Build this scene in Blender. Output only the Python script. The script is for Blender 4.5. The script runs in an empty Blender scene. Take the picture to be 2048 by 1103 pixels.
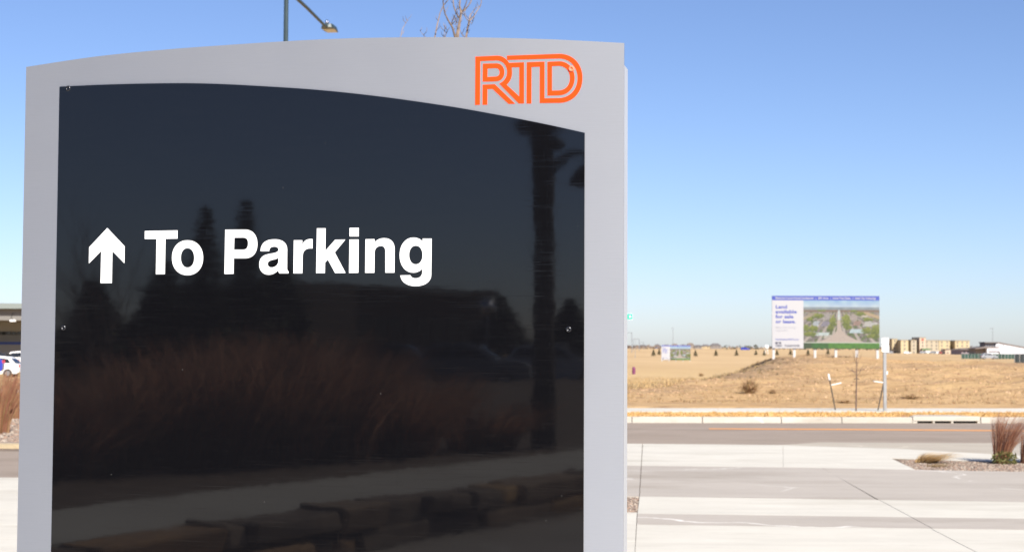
import bpy, bmesh, math, random
from mathutils import Vector, Matrix, noise
from mathutils.geometry import tessellate_polygon
R = math.radians
SC = bpy.context.scene
COL = SC.collection

# ------------------------------------------------------------------ camera
FPX = 3100.0                       # focal length in photograph pixels (2048 wide)
EYE = Vector((0, 0, 1.6))
TH = math.atan(139.5 / FPX); ROLL = 0.005
_r0 = Vector((1, 0, 0)); _u0 = Vector((0, -math.sin(TH), math.cos(TH))); _f = Vector((0, math.cos(TH), math.sin(TH)))
_r = _r0 * math.cos(ROLL) + _u0 * math.sin(ROLL)
_u = _u0 * math.cos(ROLL) - _r0 * math.sin(ROLL)
cam = bpy.data.cameras.new('camera'); camo = bpy.data.objects.new('camera', cam); COL.objects.link(camo)
cam.sensor_width = 36.0; cam.lens = 36.0 * FPX / 2048.0
cam.clip_start = 0.05; cam.clip_end = 12000
m = Matrix.Identity(4)
for i in range(3):
    m[i][0] = _r[i]; m[i][1] = _u[i]; m[i][2] = -_f[i]; m[i][3] = EYE[i]
camo.matrix_world = m
SC.camera = camo
cam.dof.use_dof = True; cam.dof.focus_distance = 3.85; cam.dof.aperture_fstop = 11.0

# ------------------------------------------------------------------ light
SUN_AZ = R(25)      # measured from straight behind the camera towards the right
SUN_EL = R(38)
SDIR = Vector((math.sin(SUN_AZ) * math.cos(SUN_EL), -math.cos(SUN_AZ) * math.cos(SUN_EL), math.sin(SUN_EL)))
w = bpy.data.worlds.new('World'); SC.world = w; w.use_nodes = True
nt = w.node_tree; nt.nodes.clear()
sky = nt.nodes.new('ShaderNodeTexSky'); sky.sky_type = 'NISHITA'; sky.sun_disc = False
sky.sun_elevation = SUN_EL; sky.sun_rotation = math.atan2(SDIR.x, SDIR.y)
sky.altitude = 1650; sky.air_density = 1.0; sky.dust_density = 1.6; sky.ozone_density = 4.5
bg = nt.nodes.new('ShaderNodeBackground'); bg.inputs['Strength'].default_value = 0.069
out = nt.nodes.new('ShaderNodeOutputWorld')
wbn = nt.nodes.new('ShaderNodeMix'); wbn.data_type = 'RGBA'; wbn.blend_type = 'MULTIPLY'; wbn.inputs[0].default_value = 1.0
wbn.inputs[7].default_value = (1.0, .945, 1.03, 1)          # camera white balance of the whole sky
nt.links.new(sky.outputs[0], wbn.inputs[6]); nt.links.new(wbn.outputs[2], bg.inputs[0]); nt.links.new(bg.outputs[0], out.inputs[0])
sl = bpy.data.lights.new('sun', 'SUN'); sl.energy = 4.6; sl.angle = R(0.53); sl.color = (1.0, 0.94, 0.84)
so = bpy.data.objects.new('sun', sl); COL.objects.link(so)
so.rotation_euler = (-SDIR).to_track_quat('-Z', 'Y').to_euler()
SC.view_settings.view_transform = 'Standard'; SC.view_settings.look = 'None'
SC.view_settings.exposure = 1.0; SC.view_settings.gamma = 1.0
SC.render.engine = 'CYCLES'
SC.cycles.use_denoising = True
SC.cycles.max_bounces = 8

# ------------------------------------------------------------------ projection helpers (photograph pixel -> place)
def ray(px, py):
    return (_f * FPX + _r * (px - 1024) - _u * (py - 551.5)).normalized()
def onground(px, py, z=0.0):
    d = ray(px, py); t = (z - EYE.z) / d.z
    return EYE + d * t
def at(px, py, depth):
    d = ray(px, py); return EYE + d * (depth / d.y)

def sstep(a, b, x):
    t = min(1, max(0, (x - a) / (b - a))); return t * t * (3 - 2 * t)
def lerpt(tab, x):
    if x <= tab[0][0]: return tab[0][1]
    for (a, b), (c, d) in zip(tab, tab[1:]):
        if x <= c: return b + (d - b) * (x - a) / (c - a)
    return tab[-1][1]
CREST = [(10, .80), (14, .93), (19, .97), (21, .86), (26, .82), (31, .40), (40, .2), (60, -.4)]
XL = [(38, -6), (45, 1.0), (60, 6.2), (70, 9.2), (86, 13.0), (110, 15)]
def H(x, y):
    """height of the natural ground"""
    if y < 38.2: base = -0.03
    else: base = 0.10 - 1.6 * sstep(40, 150, y)
    if x > 150 and y > 500: base -= 1.2 * sstep(500, 1000, y) * sstep(.17, .22, x / y)
    h = base
    if 40 < y < 125 and x > -10:
        c = lerpt(CREST, x)
        ramp = 0.08 + (c - 0.08) * (min(1, (y - 41) / 46.0) ** 0.85 if y > 41 else 0)
        ramp *= 1.0
        t = sstep(-2.0, 2.6, x - lerpt(XL, y)) * sstep(41, 46, y) * (1 - sstep(95, 120, y))
        h = base + (ramp - base) * t
        if t > 0:
            n = noise.noise(Vector((x * .22, y * .16, 3.1))) * .22 + noise.noise(Vector((x * .8, y * .5, 7.7))) * .13 + noise.noise(Vector((x * 2.4, y * 1.6, 1.7))) * .055
            h += n * t * sstep(43, 52, y)
    if y >= 41.0:
        h += .06 * noise.noise(Vector((x * .15, y * .1, 9.0))) * sstep(41, 60, y)
    return h
def hit(px, py, z=None):
    d = ray(px, py); t = 8.0
    while t < 4000:
        p = EYE + d * t
        if p.z <= H(p.x, p.y):
            return Vector((p.x, p.y, H(p.x, p.y)))
        t *= 1.004
    return EYE + d * t

# ------------------------------------------------------------------ object helpers
def empty(name, loc=(0, 0, 0), rz=0):
    o = bpy.data.objects.new(name, None); COL.objects.link(o)
    o.location = loc; o.rotation_euler = (0, 0, rz); o.empty_display_size = .2
    return o
def tag(o, label=None, cat=None, group=None, kind=None):
    if label: o['label'] = label
    if cat: o['category'] = cat
    if group: o['group'] = group
    if kind: o['kind'] = kind
    return o
class MB:
    def __init__(s): s.v = []; s.f = []; s.mi = []
    def add(s, vs, fs, mi=0):
        n = len(s.v); s.v += [tuple(v) for v in vs]; s.f += [tuple(i + n for i in f) for f in fs]; s.mi += [mi] * len(fs); return s
    def box(s, x0, x1, y0, y1, z0, z1, mi=0, M=None):
        vs = [Vector((x, y, z)) for z in (z0, z1) for y in (y0, y1) for x in (x0, x1)]
        if M: vs = [M @ v for v in vs]
        return s.add(vs, [(0, 2, 3, 1), (4, 5, 7, 6), (0, 1, 5, 4), (2, 6, 7, 3), (0, 4, 6, 2), (1, 3, 7, 5)], mi)
    def tube(s, pts, rad, n=6, cap=True, mi=0):
        pts = [Vector(p) for p in pts]
        if not isinstance(rad, (list, tuple)): rad = [rad] * len(pts)
        vs = []; fs = []
        ref = Vector((0.31, 0.87, .2))
        for i, p in enumerate(pts):
            d = (pts[min(i + 1, len(pts) - 1)] - pts[max(i - 1, 0)])
            if d.length < 1e-9: d = Vector((0, 0, 1))
            d.normalize()
            a = d.cross(ref if abs(d.dot(ref)) < .95 else Vector((1, 0, 0))).normalized(); b = d.cross(a)
            for k in range(n):
                t = 2 * math.pi * k / n
                vs.append(p + (a * math.cos(t) + b * math.sin(t)) * rad[i])
        for i in range(len(pts) - 1):
            for k in range(n):
                fs.append((i * n + k, i * n + (k + 1) % n, (i + 1) * n + (k + 1) % n, (i + 1) * n + k))
        if cap:
            fs.append(tuple(range(n - 1, -1, -1))); fs.append(tuple((len(pts) - 1) * n + k for k in range(n)))
        return s.add(vs, fs, mi)
    def prism(s, loops, d0, d1, place, mi=0, back=True):
        """polygon with holes (list of 2-D loops) extruded between depths d0 (front) and d1 (back)"""
        L = [[Vector((x, y, 0)) for x, y in l] for l in loops]
        tris = tessellate_polygon(L)
        flat = [p for l in L for p in l]; n = len(flat)
        vs = [place(p.x, p.y, d0) for p in flat] + [place(p.x, p.y, d1) for p in flat]
        fs = [tuple(t) for t in tris]
        if back: fs += [tuple(n + i for i in reversed(t)) for t in tris]
        o = 0
        for l in L:
            k = len(l)
            for i in range(k):
                j = (i + 1) % k; fs.append((o + i, o + j, n + o + j, n + o + i))
            o += k
        return s.add(vs, fs, mi)
    def build(s, name, mats, parent=None, smooth=False, loc=None, recalc=True):
        me = bpy.data.meshes.new(name); me.from_pydata(s.v, [], s.f)
        if not isinstance(mats, (list, tuple)): mats = [mats]
        for mt in mats: me.materials.append(mt)
        if len(mats) > 1: me.polygons.foreach_set('material_index', s.mi)
        if recalc:
            bm = bmesh.new(); bm.from_mesh(me); bmesh.ops.recalc_face_normals(bm, faces=bm.faces); bm.to_mesh(me); bm.free()
        if smooth: me.polygons.foreach_set('use_smooth', [True] * len(me.polygons))
        me.update()
        return link(name, me, parent, loc)
def link(name, me, parent=None, loc=None, rot=None):
    o = bpy.data.objects.new(name, me); COL.objects.link(o)
    if parent: o.parent = parent
    if loc is not None: o.location = loc
    if rot is not None: o.rotation_euler = rot
    return o
def children(o): return [c for c in COL.objects if c.parent == o]
def copy_tree(o, parent=None):
    c = o.copy(); COL.objects.link(c); c.parent = parent
    for ch in children(o): copy_tree(ch, c)
    return c
def bevel(o, wd, seg=2):
    md = o.modifiers.new('b', 'BEVEL'); md.width = wd; md.segments = seg; md.limit_method = 'ANGLE'; return o

# ------------------------------------------------------------------ materials
def mat(name, col, rough=.8, metal=0, var=.0, scale=6, col2=None, bump=0, bscale=40, spec=.5, coords='Object', detail=4):
    mt = bpy.data.materials.new(name); mt.use_nodes = True
    t = mt.node_tree; b = t.nodes['Principled BSDF']
    b.inputs['Roughness'].default_value = rough; b.inputs['Metallic'].default_value = metal
    b.inputs['Specular IOR Level'].default_value = spec
    b.inputs['Base Color'].default_value = (*col, 1)
    tc = t.nodes.new('ShaderNodeTexCoord')
    if var or col2:
        nz = t.nodes.new('ShaderNodeTexNoise'); nz.inputs['Scale'].default_value = scale; nz.inputs['Detail'].default_value = detail
        t.links.new(tc.outputs[coords], nz.inputs['Vector'])
        mx = t.nodes.new('ShaderNodeMix'); mx.data_type = 'RGBA'
        c2 = col2 if col2 else tuple(c * (1 + var) for c in col); c1 = col if col2 else tuple(c * (1 - var) for c in col)
        mx.inputs[6].default_value = (*c1, 1); mx.inputs[7].default_value = (*c2, 1)
        rp = t.nodes.new('ShaderNodeMapRange'); rp.inputs[1].default_value = .3; rp.inputs[2].default_value = .7
        t.links.new(nz.outputs[0], rp.inputs[0]); t.links.new(rp.outputs[0], mx.inputs[0])
        t.links.new(mx.outputs[2], b.inputs['Base Color'])
    if bump:
        n2 = t.nodes.new('ShaderNodeTexNoise'); n2.inputs['Scale'].default_value = bscale; n2.inputs['Detail'].default_value = 3
        t.links.new(tc.outputs[coords], n2.inputs['Vector'])
        bp = t.nodes.new('ShaderNodeBump'); bp.inputs['Strength'].default_value = bump; bp.inputs['Distance'].default_value = .02
        t.links.new(n2.outputs[0], bp.inputs['Height']); t.links.new(bp.outputs[0], b.inputs['Normal'])
    return mt
def N(mt, kind): return mt.node_tree.nodes.new(kind)

def concrete(name, c1, c2, stain=(.95, .93, .9), dirt=1.0, crack=1.0):
    """poured concrete: broad blotches, fine sand, drag streaks, pale efflorescence"""
    mt = bpy.data.materials.new(name); mt.use_nodes = True; t = mt.node_tree; b = t.nodes['Principled BSDF']
    b.inputs['Roughness'].default_value = .85; b.inputs['Specular IOR Level'].default_value = .25
    tc = N(mt, 'ShaderNodeTexCoord')
    def nz(scale, sx=1, sy=1, det=5):
        mp = N(mt, 'ShaderNodeMapping'); mp.inputs['Scale'].default_value = (sx, sy, 1)
        t.links.new(tc.outputs['Object'], mp.inputs[0])
        n = N(mt, 'ShaderNodeTexNoise'); n.inputs['Scale'].default_value = scale; n.inputs['Detail'].default_value = det; n.inputs['Roughness'].default_value = .62
        t.links.new(mp.outputs[0], n.inputs['Vector']); return n.outputs[0]
    def mixc(fac, a, bb, blend='MIX'):
        x = N(mt, 'ShaderNodeMix'); x.data_type = 'RGBA'; x.blend_type = blend
        if isinstance(fac, float): x.inputs[0].default_value = fac
        else: t.links.new(fac, x.inputs[0])
        for k, q in ((6, a), (7, bb)):
            if isinstance(q, tuple): x.inputs[k].default_value = (*q, 1)
            else: t.links.new(q, x.inputs[k])
        return x.outputs[2]
    def rng(v, a, bb):
        r = N(mt, 'ShaderNodeMapRange'); r.inputs[1].default_value = a; r.inputs[2].default_value = bb; t.links.new(v, r.inputs[0]); return r.outputs[0]
    base = mixc(rng(nz(.9), .35, .68), c1, c2)
    base = mixc(rng(nz(1.6, .16, 1.4), .45, .75), base, tuple(c * .82 for c in c1))
    base = mixc(rng(nz(160, det=2), .3, .75), base, tuple(min(1, c * 1.12) for c in c2))
    base = mixc(rng(nz(1.1, .35, 1.3, 8), .68, .92), base, stain)
    base = mixc(rng(nz(.55, .5, 1.3, 9), .52, .80), base, tuple(c * (1 - (1 - q) * dirt) for c, q in zip(c1, (.72, .68, .62))))      # dirt washed into broad patches
    base = mixc(rng(nz(7.0, .25, 1.0, 6), .60, .85), base, tuple(c * .80 for c in c1))
    wob = N(mt, 'ShaderNodeTexNoise'); wob.inputs['Scale'].default_value = 1.3; wob.inputs['Detail'].default_value = 6; t.links.new(tc.outputs['Object'], wob.inputs['Vector'])
    sc_ = N(mt, 'ShaderNodeVectorMath'); sc_.operation = 'SCALE'; sc_.inputs[3].default_value = .9; t.links.new(wob.outputs['Color'], sc_.inputs[0])
    ad_ = N(mt, 'ShaderNodeVectorMath'); ad_.operation = 'ADD'; t.links.new(tc.outputs['Object'], ad_.inputs[0]); t.links.new(sc_.outputs[0], ad_.inputs[1])
    vo = N(mt, 'ShaderNodeTexVoronoi'); vo.feature = 'DISTANCE_TO_EDGE'; vo.inputs['Scale'].default_value = .33; t.links.new(ad_.outputs[0], vo.inputs['Vector'])
    cr = N(mt, 'ShaderNodeMapRange'); cr.inputs[1].default_value = .004; cr.inputs[2].default_value = .012; cr.inputs[3].default_value = 1; cr.inputs[4].default_value = 0; t.links.new(vo.outputs['Distance'], cr.inputs[0])
    ml = N(mt, 'ShaderNodeMath'); ml.operation = 'MULTIPLY'; t.links.new(cr.outputs[0], ml.inputs[0]); t.links.new(rng(nz(.4, det=3), .5, .62), ml.inputs[1])
    mk = N(mt, 'ShaderNodeMath'); mk.operation = 'MULTIPLY'; mk.inputs[1].default_value = crack; t.links.new(ml.outputs[0], mk.inputs[0])
    base = mixc(mk.outputs[0], base, tuple(min(.7, c * 1.25) for c in stain))
    t.links.new(base, b.inputs['Base Color'])
    bp = N(mt, 'ShaderNodeBump'); bp.inputs['Strength'].default_value = .25; bp.inputs['Distance'].default_value = .004
    t.links.new(nz(90), bp.inputs['Height']); t.links.new(bp.outputs[0], b.inputs['Normal'])
    return mt

M = {}
M['conc_light'] = concrete('conc_light', (.44, .415, .365), (.52, .495, .44), (.56, .54, .50), .55, .12)
M['conc_grey'] = concrete('conc_grey', (.32, .288, .252), (.375, .338, .30), (.50, .48, .45))
M['conc_tan'] = concrete('conc_tan', (.33, .295, .245), (.38, .34, .285), (.42, .38, .32))
M['kerb'] = concrete('kerb', (.34, .31, .265), (.43, .40, .35), (.46, .43, .38))
M['joint'] = mat('joint', (.16, .12, .085), .95, var=.4, scale=9)
M['asphalt'] = concrete('asphalt', (.225, .182, .147), (.275, .225, .185), (.30, .255, .215), .6, .3)
M['orange_paint'] = mat('orange_paint', (.62, .26, .07), .7, col2=(.5, .25, .1), scale=5)
M['white_paint'] = mat('white_paint', (.80, .80, .79), .5, var=.02, scale=3)
M['steel'] = mat('steel', (.30, .31, .32), .5, .5, var=.08, scale=8)
M['dark'] = mat('dark', (.02, .02, .022), .6)
M['rubber'] = mat('rubber', (.018, .018, .019), .8)
M['wood_dark'] = mat('wood_dark', (.055, .04, .03), .8, var=.3, scale=14)
M['stake'] = mat('stake', (.05, .045, .035), .7)
M['bark'] = mat('bark', (.26, .195, .15), .85, col2=(.11, .08, .065), scale=9, bump=.4, bscale=30)
M['bark_thin'] = mat('bark_thin', (.085, .06, .052), .85, col2=(.13, .085, .065), scale=9)
M['pole_green'] = mat('pole_green', (.03, .05, .055), .4, .1, var=.1, scale=4)
M['lamp_lens'] = mat('lamp_lens', (.55, .48, .36), .25, var=.05, scale=30)
M['chrome'] = mat('chrome', (.6, .65, .8), .12, 1.0)
M['gravel'] = mat('gravel', (.23, .175, .15), .9, col2=(.42, .34, .29), scale=14, detail=2)
M['gravel_bed'] = mat('gravel_bed', (.20, .15, .125), .95, col2=(.30, .235, .20), scale=18, bump=.8, bscale=30)

def ground_mat():
    mt = bpy.data.materials.new('ground'); mt.use_nodes = True; t = mt.node_tree; b = t.nodes['Principled BSDF']
    b.inputs['Roughness'].default_value = .95; b.inputs['Specular IOR Level'].default_value = .1
    tc = N(mt, 'ShaderNodeTexCoord')
    def nz(scale, sx=1, sy=1, det=6, ro=.65):
        mp = N(mt, 'ShaderNodeMapping'); mp.inputs['Scale'].default_value = (sx, sy, 1); t.links.new(tc.outputs['Object'], mp.inputs[0])
        n = N(mt, 'ShaderNodeTexNoise'); n.inputs['Scale'].default_value = scale; n.inputs['Detail'].default_value = det; n.inputs['Roughness'].default_value = ro
        t.links.new(mp.outputs[0], n.inputs['Vector']); return n.outputs[0]
    def rng(v, a, bb):
        r = N(mt, 'ShaderNodeMapRange'); r.inputs[1].default_value = a; r.inputs[2].default_value = bb; t.links.new(v, r.inputs[0]); return r.outputs[0]
    def mixc(fac, a, bb):
        x = N(mt, 'ShaderNodeMix'); x.data_type = 'RGBA'; t.links.new(fac, x.inputs[0])
        for k, q in ((6, a), (7, bb)):
            if isinstance(q, tuple): x.inputs[k].default_value = (*q, 1)
            else: t.links.new(q, x.inputs[k])
        return x.outputs[2]
    dirt = mixc(rng(nz(.35, .6), .35, .65), (.43, .275, .135), (.50, .335, .175))
    dirt = mixc(rng(nz(1.7, .5), .50, .70), dirt, (.27, .16, .085))
    dirt = mixc(rng(nz(.16, .7), .50, .66), dirt, (.30, .20, .12))
    dirt = mixc(rng(nz(.24, .5), .54, .70), dirt, (.50, .345, .17))
    dirt = mixc(rng(nz(5.0, .7), .58, .75), dirt, (.50, .35, .22))
    straw = mixc(rng(nz(.12, .4), .35, .65), (.46, .315, .16), (.52, .375, .20))
    straw = mixc(rng(nz(.9, .35), .5, .75), straw, (.38, .25, .13))
    far = mixc(rng(nz(.012, 1, .5), .4, .62), (.50, .355, .20), (.40, .275, .15))
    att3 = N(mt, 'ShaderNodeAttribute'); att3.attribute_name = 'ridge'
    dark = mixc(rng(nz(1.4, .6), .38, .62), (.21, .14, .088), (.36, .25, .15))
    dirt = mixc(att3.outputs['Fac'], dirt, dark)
    att = N(mt, 'ShaderNodeAttribute'); att.attribute_name = 'soil'
    col = mixc(att.outputs['Fac'], straw, dirt)
    att2 = N(mt, 'ShaderNodeAttribute'); att2.attribute_name = 'far'
    col = mixc(att2.outputs['Fac'], col, far)
    t.links.new(col, b.inputs['Base Color'])
    bp = N(mt, 'ShaderNodeBump'); bp.inputs['Strength'].default_value = 1.0; bp.inputs['Distance'].default_value = .15
    t.links.new(nz(2.2, det=8), bp.inputs['Height']); t.links.new(bp.outputs[0], b.inputs['Normal'])
    return mt
M['ground'] = ground_mat()

# silver satin metallic paint of the sign
def silver():
    mt = mat('silver_paint', (.60, .605, .63), .42, .9)
    t = mt.node_tree; b = t.nodes['Principled BSDF']; tc = N(mt, 'ShaderNodeTexCoord')
    n = N(mt, 'ShaderNodeTexNoise'); n.inputs['Scale'].default_value = 700; n.inputs['Detail'].default_value = 2
    t.links.new(tc.outputs['Object'], n.inputs['Vector'])
    n2 = N(mt, 'ShaderNodeTexNoise'); n2.inputs['Scale'].default_value = 2.2; n2.inputs['Detail'].default_value = 6
    t.links.new(tc.outputs['Object'], n2.inputs['Vector'])
    x = N(mt, 'ShaderNodeMix'); x.data_type = 'RGBA'; x.inputs[6].default_value = (.475, .487, .518, 1); x.inputs[7].default_value = (.535, .547, .578, 1)
    t.links.new(n2.outputs[0], x.inputs[0]); t.links.new(x.outputs[2], b.inputs['Base Color'])
    b.inputs['Anisotropic'].default_value = .70
    g = N(mt, 'ShaderNodeTexNoise'); g.inputs['Scale'].default_value = 1; g.inputs['Detail'].default_value = 4
    mp = N(mt, 'ShaderNodeMapping'); mp.inputs['Scale'].default_value = (14, 14, 520); t.links.new(tc.outputs['Object'], mp.inputs[0]); t.links.new(mp.outputs[0], g.inputs['Vector'])
    sm = N(mt, 'ShaderNodeTexNoise'); sm.inputs['Scale'].default_value = 5; sm.inputs['Detail'].default_value = 7; sm.inputs['Roughness'].default_value = .7; t.links.new(tc.outputs['Object'], sm.inputs['Vector'])
    av = N(mt, 'ShaderNodeMath'); av.operation = 'MULTIPLY_ADD'; av.inputs[1].default_value = .16; t.links.new(g.outputs[0], av.inputs[0])
    a2_ = N(mt, 'ShaderNodeMath'); a2_.operation = 'MULTIPLY_ADD'; a2_.inputs[1].default_value = .14; a2_.inputs[2].default_value = .54; t.links.new(sm.outputs[0], a2_.inputs[0])
    t.links.new(a2_.outputs[0], av.inputs[2]); t.links.new(av.outputs[0], b.inputs['Roughness'])
    vt = N(mt, 'ShaderNodeVectorTransform'); vt.vector_type = 'VECTOR'; vt.convert_from = 'OBJECT'; vt.convert_to = 'WORLD'; vt.inputs[0].default_value = (0, 0, 1)
    t.links.new(vt.outputs[0], b.inputs['Tangent'])
    bp = N(mt, 'ShaderNodeBump'); bp.inputs['Strength'].default_value = .05; bp.inputs['Distance'].default_value = .0008
    t.links.new(n.outputs[0], bp.inputs['Height']); t.links.new(bp.outputs[0], b.inputs['Normal'])
    return mt
M['silver'] = silver()
def black_gloss():
    mt = mat('black_gloss', (.006, .006, .0075), .07)
    t = mt.node_tree; b = t.nodes['Principled BSDF']; tc = N(mt, 'ShaderNodeTexCoord')
    def scr(sx, sy, rot, lo, hi):
        mp = N(mt, 'ShaderNodeMapping'); mp.inputs['Scale'].default_value = (sx, 1, sy); mp.inputs['Rotation'].default_value = (0, rot, 0)
        t.links.new(tc.outputs['Object'], mp.inputs[0])
        n = N(mt, 'ShaderNodeTexNoise'); n.inputs['Scale'].default_value = 1; n.inputs['Detail'].default_value = 3; n.inputs['Roughness'].default_value = .7
        n.inputs['Distortion'].default_value = .4
        t.links.new(mp.outputs[0], n.inputs['Vector'])
        r = N(mt, 'ShaderNodeMapRange'); r.inputs[1].default_value = lo; r.inputs[2].default_value = hi; t.links.new(n.outputs[0], r.inputs[0]); return r.outputs[0]
    def madd(a, bb, op='ADD', cl=False):
        q = N(mt, 'ShaderNodeMath'); q.operation = op; q.use_clamp = cl
        for i, v in enumerate((a, bb)):
            if isinstance(v, (int, float)): q.inputs[i].default_value = v
            else: t.links.new(v, q.inputs[i])
        return q.outputs[0]
    s = madd(scr(5, 520, .03, .56, .80), scr(7, 460, -.10, .58, .82))
    s = madd(s, madd(scr(6, 480, .22, .60, .82), .8, 'MULTIPLY'))
    s = madd(s, madd(scr(420, 12, .02, .6, .82), .6, 'MULTIPLY'))
    s = madd(s, madd(scr(300, 9, .7, .62, .82), .6, 'MULTIPLY'))
    # dust specks
    vo = N(mt, 'ShaderNodeTexVoronoi'); vo.inputs['Scale'].default_value = 26; t.links.new(tc.outputs['Object'], vo.inputs['Vector'])
    sp = N(mt, 'ShaderNodeMath'); sp.operation = 'LESS_THAN'; sp.inputs[1].default_value = .035; t.links.new(vo.outputs['Distance'], sp.inputs[0])
    sepc = N(mt, 'ShaderNodeSeparateColor'); t.links.new(vo.outputs['Color'], sepc.inputs[0])
    pick = N(mt, 'ShaderNodeMath'); pick.operation = 'GREATER_THAN'; pick.inputs[1].default_value = .9; t.links.new(sepc.outputs[0], pick.inputs[0])
    speck = madd(sp.outputs[0], pick.outputs[0], 'MULTIPLY')
    f = madd(madd(s, .006, 'MULTIPLY'), madd(speck, .13, 'MULTIPLY'), 'ADD', True)
    x = N(mt, 'ShaderNodeMix'); x.data_type = 'RGBA'; x.inputs[6].default_value = (.0035, .0035, .0045, 1); x.inputs[7].default_value = (.5, .49, .47, 1)
    t.links.new(f, x.inputs[0]); t.links.new(x.outputs[2], b.inputs['Base Color'])
    rr = madd(madd(madd(s, .12, 'MULTIPLY'), madd(scr(1.6, 3.2, .5, .45, .75), .022, 'MULTIPLY')), .022); t.links.new(rr, b.inputs['Roughness'])
    wv = N(mt, 'ShaderNodeTexNoise'); wv.inputs['Scale'].default_value = 7; wv.inputs['Detail'].default_value = 3; t.links.new(tc.outputs['Object'], wv.inputs['Vector'])
    bp = N(mt, 'ShaderNodeBump'); bp.inputs['Strength'].default_value = .05; bp.inputs['Distance'].default_value = .0022
    t.links.new(wv.outputs[0], bp.inputs['Height']); t.links.new(bp.outputs[0], b.inputs['Normal'])
    return mt
M['black_gloss'] = black_gloss()
M['vinyl_white'] = mat('vinyl_white', (.86, .86, .86), .45)
M['vinyl_orange'] = mat('vinyl_orange', (.84, .062, .004), .6, spec=.15)
M['screw'] = mat('screw', (.06, .06, .065), .25, .9)

# ------------------------------------------------------------------ the natural ground
def graded(stops):
    out = []
    for a, b, s in stops:
        n = max(1, int(round((b - a) / s)))
        out += [a + (b - a) * i / n for i in range(n)]
    out.append(stops[-1][1]); return out
ys = graded([(-4000, -300, 900), (-300, -40, 60), (-40, 38, 12), (38, 44, 1.0), (44, 112, .34), (112, 200, 3), (200, 500, 12), (500, 1500, 60), (1500, 8000, 900)])
xs = graded([(-6000, -600, 900), (-600, -80, 60), (-80, -10, 8), (-10, 1, 1.0), (1, 34, .36), (34, 60, 1.5), (60, 240, 9), (240, 600, 40), (600, 6000, 900)])
vs = [(x, y, H(x, y)) for y in ys for x in xs]
nx = len(xs)
fs = [(j * nx + i, j * nx + i + 1, (j + 1) * nx + i + 1, (j + 1) * nx + i) for j in range(len(ys) - 1) for i in range(nx - 1)]
me = bpy.data.meshes.new('ground'); me.from_pydata(vs, [], fs); me.materials.append(M['ground'])
a3 = me.attributes.new('ridge', 'FLOAT', 'POINT'); a1 = me.attributes.new('soil', 'FLOAT', 'POINT'); a2 = me.attributes.new('far', 'FLOAT', 'POINT')
soil = []; fr = []; rdg = []
for x, y, z in vs:
    t = 0
    if 38 < y < 125 and x > -10: t = sstep(-2.5, 1.5, x - lerpt(XL, max(y, 45))) * (1 - sstep(97, 112, y))
    if y >= 60 and x > 30: t = max(t, .6 * sstep(30, 36, x) * (1 - sstep(300, 420, y)))
    soil.append(t); fr.append(sstep(120, 320, y))
    q = x - lerpt(XL, max(y, 45)) if 38 < y < 125 else 99
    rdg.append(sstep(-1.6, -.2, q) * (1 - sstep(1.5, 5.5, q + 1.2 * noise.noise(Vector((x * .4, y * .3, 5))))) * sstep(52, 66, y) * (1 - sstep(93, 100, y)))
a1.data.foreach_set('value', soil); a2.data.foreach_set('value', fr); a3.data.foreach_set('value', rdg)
me.polygons.foreach_set('use_smooth', [True] * len(me.polygons))
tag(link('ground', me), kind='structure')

# ------------------------------------------------------------------ paving (all flat, laid at z = 0)
def sheet(name, pts, z, material, parent=None, depth=.10):
    mb = MB(); n = len(pts)
    vs = [(p.x, p.y, z) for p in pts] + [(p.x, p.y, z - depth) for p in pts]
    tris = tessellate_polygon([[Vector((p.x, p.y, 0)) for p in pts]])
    fs = [tuple(t) for t in tris] + [(i, (i + 1) % n, n + (i + 1) % n, n + i) for i in range(n)]
    mb.add(vs, fs); return mb.build(name, material, parent)
G = onground
def edge(tab, x):   # image line given by table of (px,py)
    return lerpt(tab, x)
def lin(a, b):      # straight line through two pixels, open-ended
    return lambda x: a[1] + (b[1] - a[1]) * (x - a[0]) / (b[0] - a[0])
E0 = lin((1250, 886), (1640, 889.5)); E1 = lin((1250, 929.8), (1640, 934.6)); E2 = lin((1280, 991.8), (2048, 1003))
E3 = lin((1280, 1026), (2048, 1036)); E4 = lin((1280, 1047.8), (2048, 1058.5))
JL = lambda y: lerpt([(880, 1285.6), (990, 1279), (1024, 1274.5), (1103, 1270)], y)
base_mb = MB(); base_mb.box(-60, 60, -60, 24.2, -.2, -.012)
subb = base_mb.build('paving_subgrade', M['joint']); tag(subb, kind='structure')
pav = tag(empty('plaza_paving'), kind='structure')
def band(Ea, Eb, x0, x1, material, gap=.7, depth=.1):
    """slab between two image lines and two image columns/joints, with recessed joints"""
    xa = x0 if callable(x0) else (lambda y: x0); xb = x1 if callable(x1) else (lambda y: x1)
    ya0, ya1, yb0, yb1 = Ea(xa(Ea(1280))), Ea(xb(Ea(1600))), Eb(xa(Eb(1280))), Eb(xb(Eb(1600)))
    pts = [G(xa(ya0), ya0), G(xb(ya1), ya1), G(xb(yb1), yb1), G(xa(yb0), yb0)]
    return sheet('slab', pts, 0.0, material, pav, depth)
DJ = lambda y: lerpt([(886, 1566), (932, 1640), (987, 1737), (1103, 1953)], y)   # diagonal saw joint
JG = 1.4
jl_r = lambda y: JL(y) + JG * .45; jl_l = lambda y: JL(y) - JG * .45
dj_l = lambda y: DJ(y) - .9; dj_r = lambda y: DJ(y) + .9
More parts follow.
